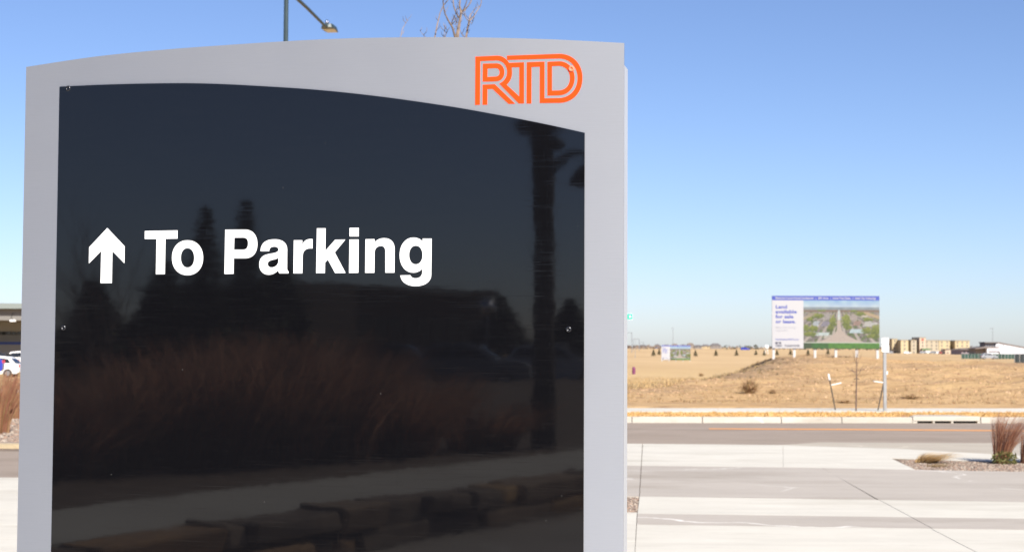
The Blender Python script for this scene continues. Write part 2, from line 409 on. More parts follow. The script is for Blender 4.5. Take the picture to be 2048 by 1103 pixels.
# light band along the road
E0b = lambda x: E0(x) + .2
band(E0b, lambda x: E1(x) - .15, jl_r, 1566, M['conc_light'])
R_TOP = [(1566.5, 889.2), (1640, 892), (1800, 896.5), (1987, 907.5), (2200, 917)]
pts = [G(x, y) for x, y in R_TOP] + [G(2200, 925), G(2048, 923), (G(1990, 921.5)), G(1780, 914.6), G(1830, 938), G(1830, 938.2), G(1641, 934.5), G(1566.5, 933.5)]
sheet('slab', pts, 0.0, M['conc_light'], pav)
# wide grey band
band(E1, lambda x: E2(x) - .15, jl_r, dj_l, M['conc_grey'])
pts = [G(dj_r(934), E1(1642)), G(1830, 938.3), G(2048, 942.5), G(2300, 947), G(2300, 1006.6), G(dj_r(996), E2(dj_r(996)) - .15)]
sheet('slab', pts, 0.0, M['conc_grey'], pav)
# light / grey / light bands
for Ea, Eb, mt in ((E2, lambda x: E3(x) - .15, 'conc_light'), (E3, lambda x: E4(x) - .15, 'conc_grey')):
    band(Ea, Eb, jl_r, dj_l, M[mt]); band(Ea, Eb, dj_r, 2300, M[mt])
EB = lambda x: 1240
pA = [G(jl_r(1048), E4(1280)), G(dj_l(1054), E4(1860)), G(1952.5 - .9, 1103), G(2207, 1240), G(1262, 1240)]
sheet('slab', pA, 0.0, M['conc_light'], pav)
pB = [G(dj_r(1054), E4(1862)), G(2300, 1062), G(2300, 1240), G(2210, 1240), G(1953.9, 1103)]
sheet('slab', pB, 0.0, M['conc_light'], pav)
# left of the joint line: slabs, gravel pocket behind the sign
band(E0b, lambda x: E1(x) - .15, 820, jl_l, M['conc_light']); band(E1, lambda x: E2(x) - .3, 820, jl_l, M['conc_grey'])
Eg = lambda x: 1023.5
pts = [G(1000, 1023.5), G(jl_l(1024), 1023.5), G(jl_l(1081), 1081), G(1000, 1081)]
sheet('slab', pts, 0.0, M['conc_light'], pav)
pts = [G(1000, 1081.6), G(jl_l(1081), 1081.6), G(1262 - .9, 1240), G(1000, 1240)]
sheet('slab', pts, 0.0, M['conc_light'], pav)
pts = [G(820, E2(820)), G(JL(991) - 1, E2(1278)), G(JL(1023) - 1, 1023.2), G(820, 1020)]
gp = sheet('gravel_pocket', pts, -.03, M['gravel_bed'], None, .05); tag(gp, kind='structure')
# concrete left of the sign, from the picture's left edge to behind the sign
LB = [953, 983, 1017, 1047, 1075, 1103, 1180, 1290]
for a, b in zip(LB, LB[1:]):
    sheet('slab', [G(-260, a + .3), G(480, a + 2.3), G(480, b + 2), G(-260, b)], 0.0, M['conc_light'], pav)
# paving around and behind the camera, large slabs
for i in range(-5, 5):
    for j in range(-8, 2):
        x0, y0 = i * 3.0 - .2, j * 3.0 + 1.0
        if j == 1: y1 = y0 + 2.9
        else: y1 = y0 + 2.985
        mb = MB(); mb.box(x0, x0 + 2.985, y0, y1, -.1, -.001)
        mb.build('slab', M['conc_grey'] if j < -1 else M['conc_light'], pav)

# road
rd = tag(sheet('road', [G(480, 903), G(820, 884), G(1250, 886), G(1552, 888.7), G(1640, 883.2), G(2048, 885.3), G(2700, 889),
                        G(2700, 845), G(2048, 845.2), G(1640, 845), G(1250, 844.3), G(480, 840)], -.004, M['asphalt'], None, .2), kind='structure')
sheet('road_asphalt_lane', [G(-700, 897), G(479.5, 903), G(820, 884.5), G(820, 930), G(479.5, 955), G(-260, 952.8), G(-700, 952)], -.006, M['asphalt'], rd, .1)
ap = tag(sheet('gutter_apron', [G(1553, 888.9), G(1640, 883.4), G(2048, 885.5), G(2700, 889.2), G(2700, 930), G(2200, 916.8), G(1987, 907.3), G(1800, 896.3), G(1640, 891.8), G(1566, 889)], -.002, M['conc_tan'], None, .1), kind='structure')
ln = sheet('painted_line', [G(1418, 855.6), G(1640, 856.3), G(2048, 859.2), G(2700, 864), G(2700, 866.6), G(2048, 861.6), G(1640, 858.6), G(1418, 857.4)], .001, M['orange_paint'], rd, .002)

# far kerb, verge, pavement
ZK = .12
kb = tag(empty('kerb'), kind='structure')
kx = [480, 620, 760, 900, 1090, 1264, 1405, 1563, 1684, 1826]
kl = lambda x: lerpt([(480, 840.4), (1250, 844.3), (1640, 845), (2048, 845.2), (2700, 845)], x) - .15
def kerb_piece(xa, xb, h=ZK, name='kerb_stone'):
    a = G(xa + .5, kl(xa)); b = G(xb - .5, kl(xb)); n = Vector((-(b - a).y, (b - a).x, 0)).normalized() * .16
    if n.y < 0: n = -n
    mb = MB(); up = Vector((0, 0, h)); lean = n * .12; dn = Vector((0, 0, -.1))
    mb.add([a + dn, b + dn, b + dn + n, a + dn + n, a + lean + up, b + lean + up, b + n + up, a + n + up],
           [(0, 1, 2, 3), (4, 5, 6, 7), (0, 1, 5, 4), (1, 2, 6, 5), (2, 3, 7, 6), (3, 0, 4, 7)])
    return bevel(mb.build(name, M['kerb'], kb), .015)
for a, b in zip(kx, kx[1:]): kerb_piece(a, b)
for a, b in ((1962, 2100), (2100, 2300), (2300, 2700)): kerb_piece(a, b)
kfar = lambda x, off: (lambda p: p + Vector((0, off, 0)))(G(x, kl(x)))
verge_pts = [kfar(x, .17) for x in (480, 900, 1400, 1832)] + [kfar(1900, .9), kfar(1958, .17), kfar(2300, .17), kfar(2700, .17)]
top_v = [onground(x, 822.5 + (x - 1250) * .0006, ZK) for x in (2700, 2048, 1640, 1250, 800, 480)]
M['dry_turf'] = mat('dry_turf', (.46, .285, .11), .95, col2=(.56, .37, .16), scale=2.2, bump=.7, bscale=25, spec=.1)
vg = tag(sheet('verge', verge_pts + top_v, ZK - .01, M['dry_turf'], None, .2), kind='structure')
fp = tag(empty('footpath'), kind='structure')
lo = lambda x: onground(x, 822.2 + (x - 1250) * .0006, ZK); hi = lambda x: onground(x, 815.5 + (x - 1250) * .0008, ZK)
px_ = [480, 640, 800, 930, 1060, 1180, 1311, 1436, 1560, 1686, 1810, 1940, 2070, 2300, 2700]
for a, b in zip(px_, px_[1:]):
    sheet('slab', [lo(a + .25), lo(b - .25), hi(b - .25), hi(a + .25)], ZK + .004, M['conc_light'], fp, .15)

# ------------------------------------------------------------------ THE SIGN
PHI = R(11.8)
SE = Vector((math.cos(PHI), -math.sin(PHI), 0)); SN = Vector((-math.sin(PHI), -math.cos(PHI), 0))
SP = at(650, 640, 3.95)                       # a point of the sign's face
SO = Vector((SP.x, SP.y, 0))
sign = empty('parking_sign', SO, -PHI)        # local x = along the face, local -y = outwards, z up
def suv(px, py):
    d = ray(px, py); t = (SO - EYE).dot(SN) / d.dot(SN); p = EYE + d * t
    return ((p - SO).dot(SE), p.z)
tag(sign, 'large silver sign with black panel reading To Parking under orange RTD letters', 'sign')
def P3(u, v, d): return Vector((u, d, v))     # local: depth d positive = behind the face plane
def bez(path, n=10):
    """path: list of ('L',x,y) / ('C',x1,y1,x2,y2,x,y), first entry a start point"""
    pts = [path[0][-2:]]
    for seg in path[1:]:
        if len(seg) == 2: pts.append(seg)
        else:
            p0 = pts[-1]; c1, c2, p1 = seg[0:2], seg[2:4], seg[4:6]
            for i in range(1, n + 1):
                t = i / n; a, b, c, d = (1 - t) ** 3, 3 * t * (1 - t) ** 2, 3 * t * t * (1 - t), t ** 3
                pts.append((a * p0[0] + b * c1[0] + c * c2[0] + d * p1[0], a * p0[1] + b * c1[1] + c * c2[1] + d * p1[1]))
    if math.dist(pts[0], pts[-1]) < 1e-6: pts.pop()
    return pts
def ell(cx, cy, rx, ry, n=40, ex=2.15):
    o = []
    for i in range(n):
        t = 2 * math.pi * i / n; c, s_ = math.cos(t), math.sin(t)
        o.append((cx + rx * math.copysign(abs(c) ** (2 / ex), c), cy + ry * math.copysign(abs(s_) ** (2 / ex), s_)))
    return o
def crom(pts, n=8):
    o = []
    for i in range(len(pts) - 1):
        p0 = pts[max(i - 1, 0)]; p1 = pts[i]; p2 = pts[i + 1]; p3 = pts[min(i + 2, len(pts) - 1)]
        for k in range(n):
            t = k / n
            o.append(tuple(.5 * (2 * p1[j] + (p2[j] - p0[j]) * t + (2 * p0[j] - 5 * p1[j] + 4 * p2[j] - p3[j]) * t * t + (3 * p1[j] - p0[j] - 3 * p2[j] + p3[j]) * t ** 3) for j in (0, 1)))
    return o + [pts[-1]]
top = [suv(*p) for p in [(53.2, 133.9), (190, 113.5), (328, 99.6), (440, 91.2), (560, 83.4), (680, 77.5), (817, 74.8), (950, 75.1), (1077, 78), (1160, 81.6), (1247, 86.3)]]
top = crom(top, 6)
uL = suv(43, 620)[0]; uR = suv(1247.2, 600)[0]
top[0] = (uL, top[0][1]); top[-1] = (uR, top[-1][1])
outl = top + [(uR, .12), (uL, .12)]
pt = [suv(*p) for p in [(120.5, 173.8), (215, 169.6), (328, 167.1), (417, 167.7), (520, 172.5), (640, 180.6), (765, 194), (891, 211.8), (965, 224.3), (1077, 245.6), (1170, 265.9)]]
pt = crom(pt, 6)
pL = suv(112, 620)[0]; pR = suv(1168.7, 660)[0]
pt[0] = (pL, pt[0][1]); pt[-1] = (pR, pt[-1][1])
pout = pt + [(pR, .42), (pL, .42)]
mb = MB(); mb.prism([outl], 0, .006, P3); fp_ = mb.build('face_plate', M['silver'], sign); bevel(fp_, .0012, 2)
mb = MB(); mb.prism([pout], -.003, 0, P3, back=False); mb.build('black_panel', M['black_gloss'], sign)
# body behind the face: a shallow cabinet, a little lower, set in at the sides
vb = suv(1250, 120)[1]
cab = [(u, v - .045) for u, v in top[2:-2] if u < uR - .02]
uB = uR - .0085
cab = [(uL + .012, cab[0][1])] + [c for c in cab[1:] if c[0] < uB - .12] + [(uB - .1, vb), (uB, vb)]
cab += [(uB, .02), (uL + .012, .02)]
mb = MB(); mb.prism([cab], .006, .135, P3); M['cabinet_paint'] = mat('cabinet_paint', (.50, .51, .53), .45, .3, var=.04, scale=4); mb.build('cabinet', M['cabinet_paint'], sign)
mb = MB(); mb.box(uL - .12, uR + .12, -.15, .30, -.1, .018); mb.build('footing', M['kerb'], sign)
def zz(x0, y0, s): return lambda x, y: suv(x0 + x / s, y0 + y / s)
def letter(name, loops, conv, material, d0):
    mb = MB(); mb.prism([[conv(*p) for p in l] for l in loops], d0, d0 + .0008, P3, back=False)
    return mb.build(name, material, sign)
zA = zz(160, 440, 7.877); zB = zz(430, 440, 7.877); zC = zz(630, 440, 7.88); zL = zz(930, 90, 7.877)
W = M['vinyl_white']; DF = -.0039
letter('arrow', [[(440, 125), (713, 414), (709, 680), (520, 485), (511, 991), (333, 991), (345, 485), (150, 683), (155, 428)]], zA, W, DF)
letter('letter', [[(1032, 173), (1545, 162), (1545, 292), (1356, 295), (1346, 850), (1205, 852), (1215, 297), (1030, 298)]], zA, W, DF)
letter('letter', [ell(1703, 593, 245, 275), ell(1703, 594, 106, 153)], zA, W, DF)
letter('letter', [bez([(170, 152), (480, 150), (610, 150, 676, 250, 676, 375), (676, 500, 620, 600, 480, 602), (305, 602), (301, 845), (157, 848)]),
                  bez([(313, 277), (455, 276), (510, 277, 530, 310, 530, 368), (530, 430, 505, 466, 450, 466), (307, 466)])], zB, W, DF)
letter('letter', [bez([(725, 490), (728, 370, 800, 303, 945, 303), (1075, 303, 1145, 360, 1145, 470), (1143, 760), (1143, 785, 1150, 795, 1165, 808), (1165, 838), (1022, 838), (1012, 825, 1008, 810, 1005, 790), (960, 835, 910, 860, 855, 860), (770, 860, 705, 800, 705, 700), (705, 590, 770, 550, 850, 535), (930, 518, 1008, 515, 1008, 465), (1008, 435, 985, 418, 940, 418), (890, 418, 865, 440, 860, 490)]),
                  bez([(1005, 592), (980, 612, 950, 618, 915, 626), (870, 636, 838, 650, 838, 690), (838, 725, 862, 745, 900, 745), (965, 745, 1008, 695, 1008, 640)])], zB, W, DF)
letter('letter', [bez([(1250, 318), (1383, 318), (1381, 392), (1405, 330, 1450, 298, 1520, 298), (1545, 299), (1543, 448), (1440, 435, 1388, 480, 1388, 580), (1383, 838), (1243, 838)])], zB, W, DF)
letter('letter', [[(38, 130), (175, 130), (170, 485), (325, 310), (485, 308), (318, 510), (488, 832), (325, 834), (210, 622), (166, 668), (163, 834), (25, 834)]], zC, W, DF)
li = letter('letter', [[(550, 306), (694, 305), (690, 830), (543, 832)]], zC, W, DF)
mb = MB(); mb.prism([[zC(*p) for p in [(552, 124), (697, 122), (695, 258), (552, 258)]]], DF, DF + .0008, P3, back=False); mb.build('letter_dot', W, li)
letter('letter', [bez([(803, 302), (945, 300), (943, 355), (980, 305, 1040, 285, 1100, 285), (1200, 285, 1262, 350, 1262, 460), (1258, 828), (1115, 828), (1115, 490), (1115, 435, 1090, 408, 1045, 408), (985, 408, 945, 450, 945, 520), (942, 830), (797, 830)])], zC, W, DF)
letter('letter', [bez([(1703, 292), (1845, 292), (1838, 860), (1838, 970, 1740, 1040, 1590, 1040), (1460, 1040, 1360, 975, 1352, 870), (1510, 868), (1520, 900, 1550, 916, 1590, 916), (1660, 916, 1698, 880, 1698, 800), (1698, 765), (1660, 805, 1610, 828, 1555, 828), (1430, 828, 1340, 715, 1340, 555), (1340, 390, 1430, 276, 1555, 276), (1620, 276, 1672, 300, 1703, 340)]),
                  ell(1595, 550, 106, 147)], zC, W, DF)
O = M['vinyl_orange']; DL = -.0009
letter('logo_letter', [bez([(165, 187), (500, 172), (575, 170, 640, 200, 695, 285), (930, 275), (930, 920), (848, 922), (540, 610), (625, 575, 668, 500, 665, 420), (662, 315, 590, 243, 495, 243), (240, 255), (235, 943), (160, 945)]),
                       bez([(735, 352), (857, 350), (857, 815), (655, 628), (720, 570, 745, 500, 740, 420), (739, 395, 737, 372, 735, 353)])], zL, O, DL)
letter('logo_letter', [bez([(283, 298), (490, 292), (570, 292, 620, 350, 620, 430), (620, 510, 570, 570, 490, 573), (280, 578)]),
                       bez([(355, 372), (480, 365), (525, 365, 548, 395, 548, 432), (548, 470, 525, 500, 480, 500), (353, 508)])], zL, O, DL)
letter('logo_letter', [[(280, 628), (470, 620), (788, 926), (688, 928), (435, 692), (353, 694), (350, 942), (278, 942)]], zL, O, DL)
letter('logo_letter', [bez([(662, 172), (1480, 143), (1700, 140, 1850, 300, 1850, 520), (1850, 750, 1700, 910, 1480, 912), (1180, 915), (1180, 342), (1048, 348), (1045, 922), (972, 922), (975, 275), (1253, 265), (1253, 842), (1480, 838), (1650, 835, 1775, 705, 1775, 520), (1775, 340, 1650, 213, 1480, 213), (665, 237)], 16)], zL, O, DL)
letter('logo_letter', [bez([(1300, 268), (1480, 260), (1620, 258, 1727, 370, 1727, 520), (1727, 680, 1620, 790, 1480, 793), (1300, 798)], 16),
                       bez([(1370, 335), (1480, 330), (1580, 330, 1655, 410, 1655, 522), (1655, 640, 1580, 715, 1480, 718), (1370, 722)], 16)], zL, O, DL)
# screws: button heads with a socket
mb = MB(); prof = [(0.0001, -.0012), (.0028, -.0012), (.0032, -.0032), (.0055, -.0036), (.0072, -.0022), (.0078, 0)]
n = 20; vs = []; fs = []
for r_, d_ in prof:
    vs += [(r_ * math.cos(2 * math.pi * k / n), d_, r_ * math.sin(2 * math.pi * k / n)) for k in range(n)]
for i in range(len(prof) - 1):
    fs += [(i * n + k, i * n + (k + 1) % n, (i + 1) * n + (k + 1) % n, (i + 1) * n + k) for k in range(n)]
fs.append(tuple(range(n)))
mb.add(vs, fs); sc0 = mb.build('screw', M['screw'], sign, smooth=True)
M['screw_silver'] = mat('screw_silver', (.70, .20, .10), .7, .0)
for i, (px, py, d) in enumerate([(137, 177.5, -.0012), (127.8, 655, -.003), (1137.5, 658, -.003), (1143, 138, -.0009)]):
    o = sc0 if i == 0 else link('screw', sc0.data, sign)
    u, v = suv(px, py); o.location = (u, d, v)
    if i == 3: o.data = o.data.copy(); o.data.materials[0] = M['screw_silver']

# ------------------------------------------------------------------ generic builders
def text_mesh(body, size, bold=0.0, align='LEFT'):
    c = bpy.data.curves.new('t', 'FONT'); c.body = body; c.size = size; c.offset = bold; c.align_x = align; c.resolution_u = 2
    o = bpy.data.objects.new('t', c); COL.objects.link(o)
    dg = bpy.context.evaluated_depsgraph_get(); dg.update()
    me = bpy.data.meshes.new_from_object(o.evaluated_get(dg)); bpy.data.objects.remove(o); bpy.data.curves.remove(c)
    return me
rnd = random.Random(5)
def grass_clump(name, h, spread, nb, mats, rng, lean=(0, 0), wd=.006, droop=.3, base=.12, seg=4, parent=None, part=None, loc=(0, 0, 0)):
    mb = MB()
    for i in range(nb):
        a = rng.uniform(0, 2 * math.pi); r0 = base * math.sqrt(rng.random())
        p = Vector((r0 * math.cos(a), r0 * math.sin(a), 0))
        out_ = Vector((math.cos(a), math.sin(a), 0)) * spread * rng.uniform(.2, 1) + Vector((lean[0], lean[1], 0)) * rng.uniform(.6, 1.3)
        hh = h * rng.uniform(.55, 1.05); w_ = wd * rng.uniform(.6, 1.3)
        t2 = rng.uniform(0, math.pi); sd = Vector((math.cos(t2), math.sin(t2), 0)) * w_
        vs = []
        for k in range(seg + 1):
            t = k / seg; q = p + out_ * (t ** 1.6) + Vector((0, 0, hh * (t - droop * t * t * t * .5)))
            ww = sd * (1 - t * .85)
            vs += [q - ww, q + ww]
        mb.add(vs, [(2 * k, 2 * k + 1, 2 * k + 3, 2 * k + 2) for k in range(seg)], rng.randrange(len(mats)))
    return mb.build(part or name, mats, parent, loc=loc, recalc=False)
def tree_branches(mb, p, d, length, rad, depth, rng, nkid=3, spread=.5, up=.25, seg=4, n=5):
    pts = [p]; rads = [rad]; q = Vector(p); dd = Vector(d)
    for i in range(seg):
        dd = (dd + Vector((rng.gauss(0, .09), rng.gauss(0, .09), rng.gauss(.02, .05)))).normalized()
        q = q + dd * length / seg; pts.append(q.copy()); rads.append(rad * (1 - .55 * (i + 1) / seg))
    mb.tube(pts, rads, n=n if rad > .008 else 4)
    if depth <= 0: return
    for k in range(nkid):
        i = rng.randint(max(1, seg // 2 - (1 if depth > 2 else 0)), seg); b = pts[i]
        a = rng.uniform(0, 2 * math.pi)
        nd = (dd + Vector((math.cos(a), math.sin(a), 0)) * spread * rng.uniform(.6, 1.3) + Vector((0, 0, up))).normalized()
        tree_branches(mb, b, nd, length * rng.uniform(.55, .85), rads[i] * rng.uniform(.55, .85), depth - 1, rng, nkid, spread, up, seg, n)
def conifer(name, h, w_, rng, nleaf, mats, parent=None):
    """crown of many short drooping needle sprays around a tapered trunk"""
    mb = MB()
    for i in range(nleaf):
        t = rng.random() ** .8; z = h * (.06 + .94 * t); rr = w_ * (1 - t) * rng.uniform(.35, 1.12) + .02 * w_
        a = rng.uniform(0, 2 * math.pi); c = Vector((rr * math.cos(a), rr * math.sin(a), z))
        o_ = Vector((math.cos(a), math.sin(a), rng.uniform(-.5, .25))); s_ = Vector((-math.sin(a), math.cos(a), rng.uniform(-.3, .3)))
        L = w_ * rng.uniform(.18, .4) * (1.1 - .6 * t); ww = L * rng.uniform(.3, .5)
        mb.add([c - o_ * L * .5, c + s_ * ww, c + o_ * L, c - s_ * ww], [(0, 1, 2, 3)], rng.randrange(len(mats)))
    return mb.build(name, mats, parent, recalc=False)
def translucent(mt, f=.45):
    t = mt.node_tree; b = t.nodes['Principled BSDF']; o = t.nodes['Material Output']
    tr = N(mt, 'ShaderNodeBsdfTranslucent'); mx = N(mt, 'ShaderNodeMixShader'); mx.inputs[0].default_value = f
    src = b.inputs['Base Color'].links
    if src: t.links.new(src[0].from_socket, tr.inputs[0])
    else: tr.inputs[0].default_value = b.inputs['Base Color'].default_value
    t.links.new(b.outputs[0], mx.inputs[1]); t.links.new(tr.outputs[0], mx.inputs[2]); t.links.new(mx.outputs[0], o.inputs[0])
M['grass_red'] = mat('grass_red', (.36, .17, .10), .8, col2=(.44, .22, .135), scale=6)
M['grass_rust'] = mat('grass_rust', (.46, .225, .13), .8, col2=(.34, .15, .09), scale=6)
M['grass_mauve'] = mat('grass_mauve', (.20, .11, .09), .8)
M['straw'] = mat('straw', (.50, .36, .18), .85, col2=(.40, .27, .12), scale=5)
M['straw_pale'] = mat('straw_pale', (.58, .45, .26), .85)
M['straw_brown'] = mat('straw_brown', (.30, .20, .11), .9)
M['leaf'] = mat('leaf', (.19, .20, .06), .7, col2=(.12, .14, .045), scale=20)
M['leaf_pale'] = mat('leaf_pale', (.30, .28, .11), .7)
M['needle'] = mat('needle', (.085, .085, .035), .8, col2=(.05, .055, .025), scale=3)
M['needle2'] = mat('needle2', (.13, .115, .05), .8)
M['needle_dark'] = mat('needle_dark', (.03, .04, .02), .8)
M['clod'] = mat('clod', (.38, .24, .135), .95, col2=(.43, .28, .165), scale=1.5)
for k_ in ('grass_red', 'grass_rust', 'grass_mauve', 'straw', 'straw_pale', 'leaf', 'leaf_pale'): translucent(M[k_], .55)
M['verge1'] = mat('verge1', (.55, .345, .135), .9); M['verge2'] = mat('verge2', (.46, .27, .095), .9); M['verge3'] = mat('verge3', (.58, .40, .185), .9)
M['plume_lit'] = mat('plume_lit', (.56, .31, .20), .8, col2=(.40, .22, .14), scale=4); translucent(M['plume_lit'], .65)
M['tan_tip'] = mat('tan_tip', (.50, .33, .22), .8); translucent(M['tan_tip'], .5)

# ------------------------------------------------------------------ billboards
def billboard(name, pxl, pxr, pyt, pyb, depth, label, cat, yaw, posts, post_px):
    WB, HB = 6.1, 6.1 * (pyb - pyt) / (pxr - pxl)
    c = at((pxl + pxr) / 2, pyb, depth); gz = H(c.x, c.y)
    t = tag(empty(name, (c.x, c.y, gz), yaw), label, cat)
    zb = c.z - gz; x0, x1 = -WB / 2, WB / 2; z1 = zb + HB
    mb = MB(); mb.box(x0, x1, 0, .09, zb, z1); mb.build('board', M['bb_edge'], t)
    hb = HB * .085
    mb = MB(); mb.box(x0 + .004, x1 - .004, -.008, 0, z1 - hb, z1 - .004); mb.build('banner', M['bb_blue'], t)
    xs_ = x0 + WB * .293
    mb = MB(); mb.box(x0 + .004, xs_, -.006, 0, zb + .004, z1 - hb); mb.build('text_field', M['bb_white'], t)
    # aerial view, printed
    nxp, nyp = 190, 110; vs = []; cols = []
    r2 = random.Random(9)
    for j in range(nyp + 1):
        for i in range(nxp + 1):
            u, v = i / nxp, j / nyp
            vs.append((xs_ + (x1 - .004 - xs_) * u, -.006, zb + .004 + (z1 - hb - zb - .004) * v)); cols.append((*[max(.008, (q_ * .56) ** 1.12) for q_ in picture(u, v)], 1))
    fs = [(j * (nxp + 1) + i, j * (nxp + 1) + i + 1, (j + 1) * (nxp + 1) + i + 1, (j + 1) * (nxp + 1) + i) for j in range(nyp) for i in range(nxp)]
    me = bpy.data.meshes.new('picture'); me.from_pydata(vs, [], fs); me.materials.append(M['print'])
    ca = me.color_attributes.new('print', 'FLOAT_COLOR', 'POINT'); ca.data.foreach_set('color', [x for c_ in cols for x in c_])
    link('picture', me, t)
    def txt(body, yb, capx, wpx, m_, bold=0, x=None):
        """baseline yb, cap height and width given in pixels of the enlarged photograph (board = 1675 x 823)"""
        size = capx / 823 * HB / .73; tm = text_mesh(body, size, bold); tm.materials.clear(); tm.materials.append(m_)
        o = link('lettering', tm, t, (x0 + (55 if x is None else x) / 1675 * WB, -.0125, z1 - (yb - 92) / 823 * HB), (R(90), 0, 0)); o['kind'] = 'stuff'
        wdt = max(v.co.x for v in tm.vertices); o.scale = (wpx / 1675 * WB / wdt, 1, 1); return o
    txt('Mixed-Use Transit-Oriented Development   |   380+ Acres   |   A-Line Train Station   |   Smart City Technology', 141, 31, 1565, M['bb_white'], .004)
    for lnx, yb, wpx in (('Land', 290, 180), ('available', 366, 332), ('for sale', 443, 280), ('or lease.', 520, 315)): txt(lnx, yb, 55, wpx, M['bb_blue'], .008)
    for lnx, yb, wpx in (('Mile-High living,', 600, 318), ('upgraded.', 645, 198)): txt(lnx, yb, 33, wpx, M['bb_grey'], .002)
    txt('PeñaStationNEXT.com', 785, 24, 365, M['bb_blue'], .002); txt('DEN', 887, 32, 95, M['bb_dark'], .005); txt('FULENWIDER', 885, 26, 238, M['bb_dark'], .004, 195)
    mb = MB(); zq = zb + HB * .085
    mb.box(x0 + .18, x0 + .33, -.011, -.006, zq, zq + .11); mb.box(x0 + .35, x0 + .40, -.011, -.006, zq + .05, zq + .11); mb.box(x0 + .42, x0 + .52, -.011, -.006, zq, zq + .11)
    mb.build('emblem', M['bb_dark'], t)
    for k in range(posts):
        u = x0 + .1 + (WB - .2) * k / (posts - 1)
        wp = Matrix.Rotation(yaw, 3, 'Z') @ Vector((u, .15, 0)); g = H(c.x + wp.x, c.y + wp.y) - gz
        mb = MB(); mb.box(u - .07, u + .07, .09, .23, g - .3, z1 - .2); mb.build('post', M['post_paint'], t)
    return t
def picture(u, v):
    """printed aerial rendering of a boulevard running to the horizon"""
    n = lambda s, o=0: noise.noise(Vector((u * s * 1.7 + o, v * s, o * 3.3)))
    jag = noise.noise(Vector((round(u * 46), round(v * 34), 2.0)))
    if v > .86:
        k = (v - .86) / .14; c = (.50 - .16 * k + .10 * n(6), .60 - .08 * k + .1 * n(6), .70 + .02 * n(6)); return c
    if v > .80: return (.28 + .05 * n(9), .33 + .05 * n(9), .36 + .04 * n(9))
    if v < .11:
        if u < .1: return (.07, .11, .06)
        if u < .33: return (.06, .17 + .05 * n(8), .05)
        return (.10 + .03 * n(14), .25 + .06 * n(14), .05)
    if v < .135: return (.55, .58, .52)
    X, Y = 615 + u * 1180, 165 + (1 - v) * 750
    for bx, by, rx, ry in TREES:
        e = ((X - bx) / rx) ** 2 + ((Y - by) / ry) ** 2 + .9 * n(34, 1) + .3 * n(80, 5)
        if e < .9:
            g = max(0, .55 + .6 * n(46, 2) - .35 * (Y - by) / ry); return (.08 + .22 * g, .12 + .21 * g, .04 + .05 * g)
    cxp = 1168 + 16 * max(0, (Y - 560) / 200); hw = 14 + 26 * max(0, (Y - 320) / 400) + (260 * ((Y - 600) / 200) ** 2 if Y > 600 else 0)
    if Y > 315 and abs(X - cxp) < hw:
        if Y < 470: return (.52, .60, .62) if n(40, 3) > -.15 else (.62, .62, .58)
        q = .46 + .10 * jag + .10 * n(70, 4); return (q * 1.08, q * .94, q * .84)
    for bx, by, rx, ry, c in BLOCKS:
        if abs(X - bx + .5 * (Y - by)) < rx and abs(Y - by) < ry:
            k = 1 + .35 * math.sin(X * .22) * (1 if Y > by else .3) + .3 * n(60, 2); return tuple(max(.03, q * k) for q in c)
    if Y < 345: q = .20 + .20 * jag + .10 * n(50, 7); return (q * 1.2, q * .92, q * .74)
    if X > 1480 and abs(Y - (330 + (X - 1480) * .33)) < 26: return (.46, .37, .25)
    if X < 760 and abs(Y - (455 - (X - 615) * .45)) < 20: return (.42, .36, .27)
    s = (X - 1168) / (.25 * (Y - 230) + 1e-6)
    if abs(math.sin(s * 2.1)) > .93: return (.44, .40, .37)
    q = max(.05, .23 + .30 * jag + .22 * n(60, 8))
    return (q * 1.06, q * .98, q * .92) if n(12, 6) > -.15 else (q * .62, q * .78, q * .40)
TREES = [(770, 605, 72, 52), (655, 605, 55, 62), (1590, 632, 78, 58), (1740, 625, 85, 90), (850, 410, 95, 42), (720, 462, 60, 36), (1500, 372, 90, 36), (1620, 462, 75, 32), (1075, 490, 58, 95), (1275, 490, 70, 115), (1045, 590, 60, 60), (1310, 580, 60, 45), (1400, 330, 60, 20), (900, 320, 80, 20), (700, 690, 120, 40), (1700, 720, 110, 40)]
BLOCKS = [(810, 530, 48, 42, (.42, .46, .50)), (1610, 530, 52, 40, (.46, .46, .44)), (960, 420, 80, 50, (.36, .34, .33)), (1400, 430, 60, 55, (.38, .34, .32)), (960, 530, 60, 40, (.26, .25, .30)), (1450, 520, 55, 40, (.34, .25, .22)), (900, 690, 110, 22, (.52, .60, .60)), (1450, 640, 110, 30, (.46, .56, .60)), (1040, 730, 110, 28, (.44, .42, .38)), (1700, 540, 60, 30, (.50, .50, .50)), (740, 380, 60, 24, (.34, .30, .24)), (1560, 410, 50, 18, (.5, .46, .4))]
M['post_paint'] = mat('post_paint', (.46, .45, .44), .8, var=.1, scale=3); M['bb_white'] = mat('bb_white', (.38, .38, .40), .6, spec=.1); M['bb_blue'] = mat('bb_blue', (.045, .065, .30), .5)
M['bb_grey'] = mat('bb_grey', (.34, .34, .38), .5); M['bb_dark'] = mat('bb_dark', (.05, .05, .08), .5); M['bb_edge'] = mat('bb_edge', (.16, .16, .20), .6)
mt = bpy.data.materials.new('print'); mt.use_nodes = True; a_ = N(mt, 'ShaderNodeVertexColor'); a_.layer_name = 'print'
mt.node_tree.links.new(a_.outputs[0], mt.node_tree.nodes['Principled BSDF'].inputs['Base Color']); mt.node_tree.nodes['Principled BSDF'].inputs['Roughness'].default_value = .5
M['print'] = mt
billboard('billboard', 1545.5, 1757.5, 591.5, 696.5, 89.0, 'big billboard offering land for sale, standing on top of the dirt mound', 'billboard', R(-4), 6, None)
billboard('billboard', 1323, 1381, 690, 719.3, 326.0, 'small distant billboard on white posts in the straw field, left of the mound', 'billboard', R(-3), 5, None)

